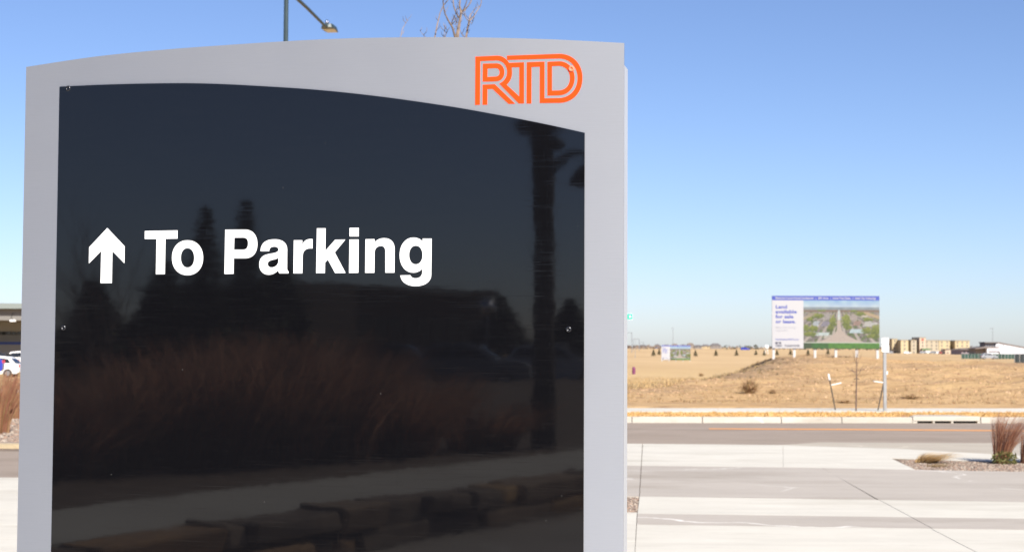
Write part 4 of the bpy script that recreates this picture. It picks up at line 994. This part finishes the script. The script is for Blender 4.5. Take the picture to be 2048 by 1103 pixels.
# screened fences
def screen(px0, px1, pyt, pyb, d, bays, cols, label, gap=None):
    k = d / FPX; z0 = at((px0 + px1) / 2, pyb, d).z; h = (pyb - pyt) * k; xa = (px0 - 1024) * k; wd_ = (px1 - px0) * k
    t = tag(empty('screened_fence', (xa, d, z0)), label, 'fence', 'fences with windscreen'); r_ = random.Random(int(px0))
    for i in range(bays + 1):
        mb = MB(); x = wd_ * i / bays; mb.tube([(x, 0, -2), (x, 0, h * 1.06)], .06, 6); mb.build('post', M['steel'], t)
    for i in range(bays):
        if gap and gap[0] <= i < gap[1]: continue
        mb = MB(); a_, b_ = wd_ * i / bays, wd_ * (i + 1) / bays; n = 5
        vs = []
        for q in range(n + 1):
            x = a_ + .07 + (b_ - a_ - .14) * q / n; y = -.07 - .10 * math.sin(math.pi * q / n) * r_.uniform(.3, 1)
            vs += [(x, y, .02), (x, y, h * r_.uniform(.96, 1))]
        mb.add(vs, [(2 * q, 2 * q + 2, 2 * q + 3, 2 * q + 1) for q in range(n)]); mb.build('screen', cols[i % len(cols)], t, recalc=False)
M['scr1'] = mat('scr1', (.022, .055, .042), .8, var=.2, scale=.6); M['scr2'] = mat('scr2', (.03, .07, .055), .8, var=.2, scale=.6); M['scr3'] = mat('scr3', (.018, .024, .026), .8, var=.2, scale=.6); M['scr4'] = mat('scr4', (.10, .085, .10), .8)
screen(1922.5, 2029, 706.8, 717.3, 450, 16, [M['scr1'], M['scr2'], M['scr1'], M['scr1']], 'dark green windscreen fence in front of the white shed', (7, 9))
screen(2028.5, 2110, 706.8, 726.5, 330, 8, [M['scr3']], 'taller charcoal screened fence cut by the right edge of the picture')

# ------------------------------------------------------------------ vehicles
def paint(name, c, r=.25): return mat(name, c, r, .0, spec=.6)
M['car_white'] = paint('car_white', (.72, .72, .72)); M['car_blue'] = paint('car_blue', (.02, .035, .32)); M['car_dark'] = paint('car_dark', (.02, .02, .024)); M['car_grey'] = paint('car_grey', (.25, .26, .28)); M['car_red'] = paint('car_red', (.25, .03, .03))
M['glass'] = mat('glass', (.015, .018, .022), .06); M['tail'] = mat('tail', (.45, .02, .02), .25); M['rim'] = mat('rim', (.4, .41, .43), .3, .8)
def make_car(name):
    t = empty(name)
    prof = [(-2.28, .42), (-2.30, .80), (-2.22, 1.02), (-1.95, 1.10), (-1.55, 1.50), (-1.2, 1.64), (-.2, 1.70), (.45, 1.62), (1.1, 1.12), (2.05, .98), (2.28, .80), (2.32, .45), (2.2, .30), (1.75, .28)]
    for i in range(9): a_ = math.pi * (i / 8); prof.append((1.40 + .37 * math.cos(a_), .30 + .38 * math.sin(a_)))
    prof += [(1.0, .26), (-1.0, .26)]
    for i in range(9): a_ = math.pi * (i / 8); prof.append((-1.40 + .37 * math.cos(a_), .30 + .38 * math.sin(a_)))
    prof += [(-1.8, .28), (-2.15, .30)]
    mb = MB(); mb.prism([prof], -.90, .90, lambda x, z, y: Vector((x, y * (1 if z < 1.1 else 1 - .16 * (z - 1.1) / .6), z)))
    bd = mb.build('body', M['car_white'], t); bevel(bd, .05, 3)
    win = [[(-1.62, 1.14), (-1.40, 1.46), (-.62, 1.56), (-.62, 1.14)], [(-.54, 1.14), (-.54, 1.57), (.36, 1.53), (.86, 1.14)]]
    for sd in (-1, 1):
        for wpl in win:
            mb = MB(); mb.prism([wpl], 0, .02, lambda x, z, q, sd=sd: Vector((x, sd * (.905 * (1 - .16 * max(0, z - 1.1) / .6) + q - .008), z))); mb.build('side_window', M['glass'], t)
    mb = MB(); mb.add([(-1.99, -.66, 1.14), (-1.99, .66, 1.14), (-1.59, .6, 1.50), (-1.59, -.6, 1.50)], [(0, 1, 2, 3)]); mb.build('rear_window', M['glass'], t, recalc=False)
    mb = MB(); mb.add([(1.06, -.70, 1.19), (1.06, .70, 1.19), (.52, .62, 1.60), (.52, -.62, 1.60)], [(3, 2, 1, 0)]); mb.build('windscreen', M['glass'], t, recalc=False)
    for sx in (-1.4, 1.4):
        for sd in (-1, 1):
            mb = MB(); mb.tube([(sx, sd * .70, .33), (sx, sd * .91, .33)], .33, 18); wh = mb.build('wheel', M['rubber'], t)
            mb = MB(); mb.tube([(sx, sd * .90, .33), (sx, sd * .925, .33)], .21, 14); mb.build('rim', M['rim'], wh)
    for sd in (-1, 1):
        mb = MB(); mb.box(-2.325, -2.26, sd * .78 - .1, sd * .78 + .1, .82, 1.02); mb.build('taillight', M['tail'], t)
        mb = MB(); mb.box(2.20, 2.31, sd * .66 - .16, sd * .66 + .16, .70, .82); mb.build('headlight', M['lamp_lens'], t)
    return t
proto = make_car('parked_car'); used = [False]
def car(loc, rz, colr, label, group, scale=1.0):
    o = proto if not used[0] else copy_tree(proto); used[0] = True
    o.location = loc; o.rotation_euler = (0, 0, rz); o.scale = (scale,) * 3
    tag(o, label, 'car', group)
    for ch in children(o):
        if ch.name.startswith('body'):
            if colr != 'car_white':
                ch.data = ch.data.copy(); ch.data.materials.clear(); ch.data.materials.append(M[colr])
    return o
def car_px(px, py_base, d, rz, colr, label, group='cars in the station car park'):
    c = at(px, py_base, d); car((c.x, d, c.z), rz, colr, label, group)
# left car park (centre of the car, photograph pixels)
car_px(-13, 753.5, 124, R(180), 'car_white', 'white estate car behind the reddish grass at the left picture edge')
car_px(-68, 751, 100, R(180) + .25, 'car_blue', 'blue car with red tail light cut by the left picture edge')
car_px(-20, 741.5, 137, R(180), 'car_dark', 'black car parked behind the white estate car')
car_px(36, 737.5, 147, R(180), 'car_white', 'white car furthest back in the left car park')
for px, py, c_, l in ((1779, 706.5, 'car_grey', 'pale grey car left of the hotel, next to the white plates'), (1814, 707, 'car_white', 'white car before the left wing of the hotel'), (1846, 706.5, 'car_grey', 'silver car by the hotel entrance'), (1856, 706, 'car_white', 'white car right of the hotel entrance canopy'), (1865, 706.5, 'car_grey', 'grey car before the hotel middle'), (1873, 707, 'car_white', 'white car before the hotel right wing'), (1879.5, 707, 'car_red', 'red brown car before the hotel right wing')):
    car_px(px, py, 1000, R(180) * (px % 2), c_, l, 'cars in front of the hotel')
car_px(1977.5, 717.5, 440, 0, 'car_grey', 'grey vehicle in the gap of the green screened fence', None)
car_px(1490, 700, 800, 0, 'car_blue', 'small blue vehicle far across the field', None)

# ------------------------------------------------------------------ left edge: planting bed, station
left_pts = [G(-420, 885), G(470, 898), G(470, 800), G(40, 788), G(-420, 784)]
lb = tag(sheet('gravel_bank', left_pts, .05, M['gravel_bed'], None, .2), kind='structure')
def lq(r):
    p = onground(r.uniform(-40, 60), 789 + (883 - 789) * r.random() ** .7, .05); return Vector((p.x, p.y, .045))
tag(stones('gravel', 2200, lq, .02, .055, ST, random.Random(8)), 'pinkish gravel bank at the left picture edge', 'gravel')
M['dry_edge'] = mat('dry_edge', (.36, .29, .19), .95, col2=(.46, .36, .22), scale=4, bump=.5, bscale=20)
sheet('dry_edge', [G(-420, 889.5), G(470, 900), G(470, 898.2), G(-420, 885.3)], .052, M['dry_edge'], lb, .2)
ew = tag(empty('edging_wall', (0, 0, 0)), 'low pale concrete edging behind the reddish grass at left', 'wall')
for a_, b_ in ((-300, -200), (-200, -100), (-100, 22), (22, 120), (120, 240)):
    A = onground(a_ + .4, 789.5, .05); B = onground(b_ - .4, 789.5, .05); mb = MB()
    mb.add([A, B, B + Vector((0, .3, 0)), A + Vector((0, .3, 0))] + [v + Vector((0, 0, .16)) for v in (A, B, B + Vector((0, .3, 0)), A + Vector((0, .3, 0)))], [(0, 1, 5, 4), (1, 2, 6, 5), (2, 3, 7, 6), (3, 0, 4, 7), (4, 5, 6, 7)]); mb.build('block', M['conc_light'], ew)
r_ = random.Random(77)
lgm = [M['grass_rust'], M['grass_red'], M['straw'], M['grass_rust']]
for i, (px, py, h, l) in enumerate(((3, 868, 1.25, 'tall reddish grass clump at the very left picture edge, nearest'), (-22, 862, 1.15, 'reddish grass clump mostly outside the left picture edge'), (31, 838, 1.0, 'tall reddish grass clump against the left side of the sign'), (15, 800, .9, 'farther reddish grass clump below the white car'))):
    p = onground(px, py, .05); plume('ornamental_grass', px, py, h, l, 'grasses on the gravel bank', 60 + i, (.12, .05), 300, lgm, False, .22, p=p, base=.12, wd=.008)
def station():
    d = 150; k = d / FPX; X = lambda px: (px - 1024) * k; Z = lambda py: at(10, py, d).z
    z0 = H(X(0), d); t = tag(empty('station_building', (X(0), d, z0)), 'station building with deep pale green roof edge behind the car park', 'station'); x0 = X(0)
    q = lambda px: X(px) - x0; z = lambda py: Z(py) - z0
    M['fascia'] = mat('fascia', (.19, .215, .205), .7); M['soffit'] = mat('soffit', (.17, .16, .15), .8); M['band_blue'] = mat('band_blue', (.03, .08, .36), .5); M['cladding'] = mat('cladding', (.34, .335, .33), .7)
    mb = MB(); mb.box(q(-260), q(120), -1, 16, z(617), z(606.5)); mb.build('roof', M['fascia'], t)
    mb = MB(); mb.box(q(-260), q(120), -.2, 15, z(640), z(617.2)); mb.build('beam', M['soffit'], t)
    mb = MB(); mb.box(q(-260), q(120), 12, 12.4, -.5, z(640)); mb.build('rear_wall', M['cladding'], t)
    mb = MB(); mb.box(q(-260), q(120), 11.8, 12, z(688.5), z(683)); mb.build('blue_band', M['band_blue'], t)
    for i in range(16):
        a_ = q(-120 + i * 11); mb = MB(); mb.box(a_, a_ + 9 * k, 11.85, 12, z(668), z(661)); mb.build('window', M['glass'], t)
    for i in range(4): mb = MB(); mb.box(q(-200), q(120), 11.7, 12, z(672.6 + 3 * i), z(671.6 + 3 * i)); mb.build('rail', M['steel'], t)
    for px in (-190, -90, 10.5, 90): mb = MB(); mb.box(q(px) - .12, q(px) + .12, 9, 9.3, -.5, z(640)); mb.build('column', M['fascia'], t)
    l_ = tag(empty('canopy_lamp', (X(30), d - .4, at(30, 641, d).z)), 'small white flood lamp hanging under the station roof', 'lamp')
    mb = MB(); mb.box(-.28, .24, -.25, .1, -.1, .1); bevel(mb.build('housing', M['white_paint'], l_), .03); mb = MB(); mb.tube([(0, 0, .08), (-.25, .1, .25), (-.1, .15, .75)], .03, 6); mb.build('bracket', M['dark'], l_)
station()

# ------------------------------------------------------------------ lamp and bare tree above the sign
def street_lamp():
    d = 35; b_ = at(565.5, 600, d); t = tag(empty('street_lamp', (b_.x, d, 0)), 'dark green lamp post rising behind the sign with arm and flat lamp head', 'street lamp')
    zt = at(565.5, -22, d).z; mb = MB(); mb.tube([(0, 0, 0), (0, 0, zt + .25)], [.075, .05], 12); mb.build('pole', M['pole_green'], t)
    hd = at(652, 54, d + 3.2); e = hd - Vector((b_.x, d, 0)); s0 = Vector((0, 0, zt))
    mb = MB(); mb.tube([s0, s0 + (e - s0) * .5 + Vector((0, 0, .02)), e], [.045, .04, .035], 10); mb.build('arm', M['pole_green'], t)
    ax = (e - s0); ax.z *= .4; ax.normalize(); sd = Vector((ax.y, -ax.x, 0)).normalized(); up = sd.cross(ax).normalized()
    if up.z < 0: up = -up
    f = lambda u, v, w_: e + ax * u + sd * v + up * w_
    L = .62; mb = MB(); ring = [(0, .05), (.04, .13), (.15, .17), (.48, .17), (L, .14)]
    vs = [f(u, v, .0) for u, v in ring] + [f(u, -v, .0) for u, v in reversed(ring)]; n = len(vs)
    vs2 = [f(u, v * .8, .1 if 0 < i < 4 else .05) for i, (u, v) in enumerate(ring)] + [f(u, -v * .8, .1 if 0 < i < 4 else .05) for i, (u, v) in reversed(list(enumerate(ring)))]
    mb.add(vs + vs2, [tuple(range(n)), tuple(range(2 * n - 1, n - 1, -1))] + [(i, (i + 1) % n, n + (i + 1) % n, n + i) for i in range(n)]); hdo = mb.build('lamp_head', M['pole_green'], t)
    mb = MB(); vv = [f(.22, .15, -.006), f(L - .01, .125, -.006), f(L - .01, -.125, -.006), f(.22, -.15, -.006)]; mb.add(vv + [v + up * .01 for v in vv], [(0, 1, 2, 3), (4, 5, 6, 7), (0, 1, 5, 4), (1, 2, 6, 5), (2, 3, 7, 6), (3, 0, 4, 7)]); mb.build('lens', M['lamp_lens'], hdo)
    me = bpy.data.meshes.new('photocell'); bm = bmesh.new(); bmesh.ops.create_uvsphere(bm, u_segments=14, v_segments=8, radius=.055); bm.to_mesh(me); bm.free(); me.materials.append(M['chrome']); me.polygons.foreach_set('use_smooth', [True] * len(me.polygons))
    link('photocell', me, hdo, f(.08, 0, .14))
street_lamp()
def bare_tree():
    d = 14.0; g = at(905, 600, d); g.z = 0; t = tag(empty('bare_tree', g), 'leafless tree whose pale branch tips rise above the sign top', 'tree')
    Q = lambda px, py, dd=0: at(px, py, d + dd) - g
    mb = MB(); mb.tube([Vector((0, 0, 0)), Vector((.01, 0, 1.2)), Q(908, 300), Q(912, 120)], [.075, .06, .045, .026], 10); mb.build('trunk', M['bark'], t)
    mb = MB()
    k = d / FPX; S = lambda X_, Y_: (840 + X_ / 12.8, Y_ / 12.8)
    BR = [([(912, 120), S(960, 880), S(1000, 640), S(1035, 420), S(1045, 280), S(1010, 140), S(1035, -60), S(1030, -300)], [.026, .022, .018, .014, .012, .010, .008, .003], 0),
          ([S(1040, 330), S(1160, 240), S(1290, 80), S(1350, -60), S(1390, -260)], [.011, .009, .006, .005, .002], .15), ([S(1100, 290), S(1170, 120), S(1220, -80), S(1240, -300)], [.008, .006, .004, .002], -.1),
          ([S(1020, 480), S(930, 350), S(860, 150), S(840, -60), S(830, -260)], [.011, .009, .008, .006, .002], .2), ([(905, 140), S(900, 960), S(830, 700), S(720, 520), S(640, 350), S(600, 150), S(585, -40), S(570, -280)], [.018, .014, .011, .010, .008, .007, .005, .002], -.2),
          ([(884, 150), S(380, 940), S(450, 600), S(510, 350), S(590, 160), S(720, 0), S(840, -160)], [.012, .009, .008, .007, .006, .005, .002], .4), ([(920, 150), S(1180, 960), S(1220, 720), S(1260, 540)], [.018, .014, .012, .010], .3),
          ([S(1260, 540), S(1380, 420), S(1480, 250), S(1550, 150), S(1580, -20), S(1600, -200)], [.009, .007, .006, .005, .003, .002], .3), ([S(1255, 545), S(1280, 400), S(1340, 310), S(1430, 210), S(1540, 160)], [.008, .006, .004, .003, .002], .2),
          ([S(1240, 540), S(1120, 380), S(1050, 310)], [.006, .004, .004], .2), ([(888, 120), S(640, 940), S(690, 820), S(760, 700)], [.010, .006, .004, .002], 0), ([(893, 110), S(610, 940), S(630, 780), S(655, 650)], [.008, .005, .003, .002], .1), ([S(690, 840), S(580, 760)], [.004, .002], 0),
          ([S(810, 640), S(880, 560), S(910, 520), S(870, 390)], [.006, .004, .003, .002], -.1), ([S(800, 620), S(830, 530), S(860, 440)], [.005, .003, .002], -.1), ([S(1120, 940), S(1070, 880), S(1020, 760)], [.007, .004, .002], 0), ([S(960, 330), S(960, 250), S(975, 180)], [.004, .003, .002], 0), ([S(930, 600), S(960, 470), S(990, 430)], [.004, .003, .002], 0),
          ([S(1390, 430), S(1350, 560), S(1310, 640)], [.004, .003, .002], .3), ([S(880, 640), S(940, 590), S(970, 560)], [.004, .003, .002], 0),
          ([(800, 130), (801, 75), (805, 58), (813, 44), (824, 29)], [.009, .005, .004, .003, .0015], .2), ([(868, 100), (850, 74), (845, 68), (840, 62)], [.006, .004, .003, .002], 0)]
    for pl, rr, dd in BR:
        n = len(pl); mb.tube([Q(p[0], p[1], dd * i / max(1, n - 1)) for i, p in enumerate(pl)], [q * .82 for q in rr], 6)
    rl = random.Random(17)
    for z_, a_ in ((1.35, .4), (1.6, 2.2), (1.8, 3.9), (2.0, 5.3), (2.15, 1.3), (1.95, 3.0)):
        tree_branches(mb, Vector((.005, 0, z_)), Vector((math.cos(a_) * .9, math.sin(a_) * .9, .75)).normalized(), .62, .014, 2, rl, spread=.35, up=.1)
    mb.build('branches', M['bark'], t)
    mb = MB(); r2 = random.Random(44)
    for pl, rr, dd in BR:
        n = len(pl)
        for i in range(1, n):
            for q in range(1):
                a_, b_ = pl[i - 1], pl[i]; f = r2.random(); p0 = (a_[0] + (b_[0] - a_[0]) * f, a_[1] + (b_[1] - a_[1]) * f)
                if p0[1] > 80: continue
                ln_ = r2.uniform(6, 15); sx = r2.choice((-1, 1)); p1 = (p0[0] + sx * ln_ * r2.uniform(.2, .5), p0[1] - ln_ * .5); p2 = (p1[0] + sx * ln_ * r2.uniform(0, .3), p1[1] - ln_ * .6)
                dq = dd * (i - 1 + f) / max(1, n - 1); mb.tube([Q(*p0, dq), Q(*p1, dq + r2.uniform(-.1, .1)), Q(*p2, dq + r2.uniform(-.1, .1))], [.0032, .0024, .0012], 5)
    mb.build('twigs', M['bark'], t)['kind'] = 'stuff'
bare_tree()

# ------------------------------------------------------------------ behind the camera: what the black panel mirrors
def mir(P): return P - SN * (2 * (P - SO).dot(SN))
def vm(px, py, d): return mir(at(px, py, d))
def vg(px, py, z=0.0): return mir(onground(px, py, z))
wa, wb = vg(1330, 992), vg(300, 1185); dv = (wb - wa); Lw = dv.length; aw = math.atan2(dv.y, dv.x)
wall = tag(empty('stone_wall', wa, aw), 'low stacked sandstone wall seen mirrored in the black panel', 'wall')
wn = Vector((-math.sin(aw), math.cos(aw), 0)); away = 1 if (wa + wn - SO).dot(SN) > (wa - SO).dot(SN) else -1
M['sand1'] = mat('sand1', (.42, .25, .12), .9, col2=(.24, .15, .09), scale=4, bump=.6, bscale=9); M['sand2'] = mat('sand2', (.22, .15, .10), .9, col2=(.32, .23, .15), scale=4, bump=.6, bscale=9); M['sand3'] = mat('sand3', (.60, .38, .17), .9, col2=(.33, .2, .1), scale=4, bump=.6, bscale=9)
M['sand4'] = mat('sand4', (.12, .09, .07), .9, col2=(.22, .16, .11), scale=5, bump=.6, bscale=9)
r_ = random.Random(3)
for row, (z0, z1) in enumerate(((0.0, .17), (.18, .37))):
    x = -r_.random() * .5
    while x < Lw + 1:
        l_ = r_.choice((.28, .4, .55, .7, .9, 1.2)) * r_.uniform(.85, 1.15); y0 = r_.uniform(-.03, .05) * away; y1 = .42 * away
        mb = MB(); mb.box(x, x + l_ - r_.uniform(.02, .05), min(y0, y1), max(y0, y1), z0 + r_.uniform(0, .01), z1 - r_.uniform(0, .025)); mb.v = [(a_ + r_.uniform(-.025, .025), b_ + r_.uniform(-.04, .04), c_ + r_.uniform(-.03, .02)) for a_, b_, c_ in mb.v]; bevel(mb.build('stone', [M['sand1'], M['sand2'], M['sand3'], M['sand4']][r_.randrange(4)], wall), .03, 2); x += l_
D_ = Vector((math.cos(aw), math.sin(aw), 0)); A_ = wn * away
tp = [wa - D_ * 3 + A_ * .45, wa + D_ * (Lw + 3) + A_ * .45, wa + D_ * (Lw + 3) + A_ * 2.0, wa - D_ * 3 + A_ * 2.0]
tag(sheet('terrace_path', tp, .33, M['conc_light'], None, .33), kind='structure')
tp = [wa - D_ * 30 + A_ * 2.0, wa + D_ * (Lw + 30) + A_ * 2.0, wa + D_ * (Lw + 60) + A_ * 70, wa - D_ * 60 + A_ * 70]
M['mulch'] = mat('mulch', (.10, .07, .05), .95, col2=(.17, .12, .08), scale=3)
tag(sheet('terrace_bed', tp, .325, M['mulch'], None, .3), kind='structure')
bg_lab = ['at the left panel edge', 'low at the left of the panel', 'left of the panel centre, front row', 'below the letters To', 'under the word Parking, front row', 'in the panel centre, front row', 'right of the panel centre, front row', 'small and low, right in the panel', 'rearmost at far left', 'rear row below the arrow', 'rear row left of centre', 'rear row below the letters Pa', 'rear row below the letter k', 'rear row below the letters ing', 'rear row right of the lettering']
for i, (px, py, h) in enumerate(((120, 952, 1.0), (235, 940, 1.2), (350, 934, 1.35), (455, 930, 1.5), (560, 926, 1.55), (675, 918, 1.4), (800, 908, 1.1), (960, 897, .7), (170, 905, 1.2), (290, 895, 1.4), (400, 886, 1.6), (505, 880, 1.7), (610, 872, 1.7), (730, 866, 1.4), (860, 862, 1.0))):
    p = vg(px, py, .325); plume('ornamental_grass', 0, 0, h, 'reddish grass clump mirrored ' + bg_lab[i], 'grasses mirrored in the panel', 90 + i, (.15, .1), 620, [M['plume_lit'], M['grass_rust'], M['plume_lit'], M['straw_brown']], False, .75, p=p, base=.42, wd=.012)
def vcon(px, pyt, d, wf, label, seed, nleaf=1500, name='conifer'):
    P = vm(px, pyt, d); h = P.z; t = tag(empty(name, (P.x, P.y, .2)), label, 'tree', 'trees mirrored in the panel'); r2 = random.Random(seed)
    mb = MB(); mb.tube([(0, 0, 0), (0, 0, h * .92)], [h * .03, .02], 8); mb.build('trunk', M['bark_thin'], t)
    conifer('crown', h - .2, h * wf, r2, nleaf, [M['needle'], M['needle_dark']], t)
for i, (px, pyt, d, wf, l) in enumerate(((412, 412, 40, .2, 'left of the two pointed conifers mirrored above the word To'), (492, 402, 43, .2, 'right of the two pointed conifers mirrored above the letter P'), (330, 520, 48, .4, 'broad conifer mirrored behind the letter T'), (560, 500, 60, .34, 'conifer mirrored behind the letters ar'), (190, 560, 55, .5, 'broad low conifer mirrored behind the arrow'), (1000, 590, 75, .5, 'low conifer mirrored right of the letter g'), (1140, 600, 70, .5, 'low conifer mirrored at the right panel edge'))):
    vcon(px, pyt, d, wf, l, 200 + i)
# dark building mirrored behind the lettering
A = vm(560, 575, 80); B = vm(985, 592, 92); dv = B - A; L_ = dv.length; a_ = math.atan2(dv.y, dv.x)
bl = tag(empty('dark_building', (A.x, A.y, 0), a_), 'long dark flat roofed building mirrored across the middle of the panel', 'building')
M['bwall'] = mat('bwall', (.085, .07, .06), .8, var=.15, scale=.5); M['bwall2'] = mat('bwall2', (.15, .125, .105), .8)
sg = 1 if (Matrix.Rotation(a_, 3, 'Z') @ Vector((0, 1, 0))).dot(SN) > 0 else -1
hb_ = A.z
mb = MB(); mb.box(0, L_, min(0, sg * 12), max(0, sg * 12), 0, hb_); mb.build('wall', M['bwall'], bl)
mb = MB(); mb.box(L_ * .03, L_ * .3, min(-sg * .6, 0), max(-sg * .6, 0), 0, hb_ + .35); mb.build('bay', M['bwall2'], bl)
mb = MB(); mb.box(-.3, L_ + .3, min(-sg * .3, sg * 12.3), max(-sg * .3, sg * 12.3), hb_ + .002, hb_ + .3); mb.build('parapet', M['ra'], bl)
for i in range(9):
    x = L_ * (.34 + .07 * i); mb = MB(); mb.box(x, x + L_ * .05, min(-sg * .05, sg * .02), max(-sg * .05, sg * .02), 1.0, hb_ * .7); mb.build('window', M['glass'], bl)
# post with curved arm and pendant lantern mirrored at the right
P = vm(1088, 690, 19.5); t = tag(empty('lantern_post', (P.x, P.y, 0)), 'dark post with curved arm and lantern mirrored at the right of the panel', 'lamp post')
Q = lambda px, py: vm(px, py, 19.5) - Vector((P.x, P.y, 0))
mb = MB(); mb.tube([(0, 0, 0), Q(1088, 690), Q(1088, 480), Q(1086, 340), Q(1083, 262)], [.17, .14, .13, .14, .16], 10); mb.build('post', M['wood_dark'], t)
mb = MB(); mb.tube([Q(1090, 352), Q(1112, 328), Q(1135, 310), Q(1158, 303), Q(1172, 310), Q(1178, 330)], [.07, .06, .045, .04, .035, .03], 8); mb.build('arm', M['wood_dark'], t)
mb = MB(); mb.tube([Q(1178, 328), Q(1176, 340), Q(1174, 372)], [.05, .16, .24], 12); mb.build('lantern', M['wood_dark'], t)
mb = MB(); mb.tube([Q(1083, 262), Q(1080, 240), Q(1078, 215)], [.30, .33, .1], 12); mb.build('cap', M['wood_dark'], t)
mb = MB(); mb.tube([Q(1086, 275), Q(1110, 288), Q(1126, 296)], [.12, .10, .04], 8); mb.build('bracket', M['wood_dark'], t)
# slim bare tree mirrored at the left, cars beyond
P = vm(205, 690, 20); t = tag(empty('bare_tree', (P.x, P.y, .3)), 'slim leafless tree mirrored below the arrow', 'tree'); mb = MB(); r2 = random.Random(12)
mb.tube([(0, 0, 0), (0, 0, .7)], [.06, .05], 8); mb.build('trunk', M['bark'], t)
mb = MB()
for k in range(4): a_ = k * 1.6; tree_branches(mb, Vector((0, 0, .6)), Vector((.45 * math.cos(a_), .45 * math.sin(a_), 1)).normalized(), 1.2, .028, 3, r2)
mb.build('branches', M['bark'], t)
for px, d, c_, l in ((1110, 62, 'car_white', 'white car mirrored at the right edge of the panel'), (940, 58, 'car_grey', 'grey car mirrored right of the panel centre'), (790, 60, 'car_dark', 'dark car mirrored near the panel centre')):
    P = vm(px, 700, d); car((P.x, P.y, .0), PHI * -2 + .1, c_, l, 'cars mirrored in the panel')

# polished ball on a pole, added behind the camera for a sun glint in the panel
c = vm(975, 612, 70); t = tag(empty('glint_ball', (c.x, c.y, 0)), 'shiny steel ball on a pole, added to glint in the panel right of the lettering', 'reflector')
M['mirror_ball'] = mat('mirror_ball', (.9, .9, .9), .14, 1.0)
me = bpy.data.meshes.new('ball'); bm = bmesh.new(); bmesh.ops.create_uvsphere(bm, u_segments=64, v_segments=40, radius=.34); bm.to_mesh(me); bm.free(); me.materials.append(M['mirror_ball']); me.polygons.foreach_set('use_smooth', [True] * len(me.polygons)); link('ball', me, t, (0, 0, c.z))
mb = MB(); mb.tube([(0, 0, 0), (0, 0, c.z - .38)], .06, 8); mb.build('pole', M['steel'], t)
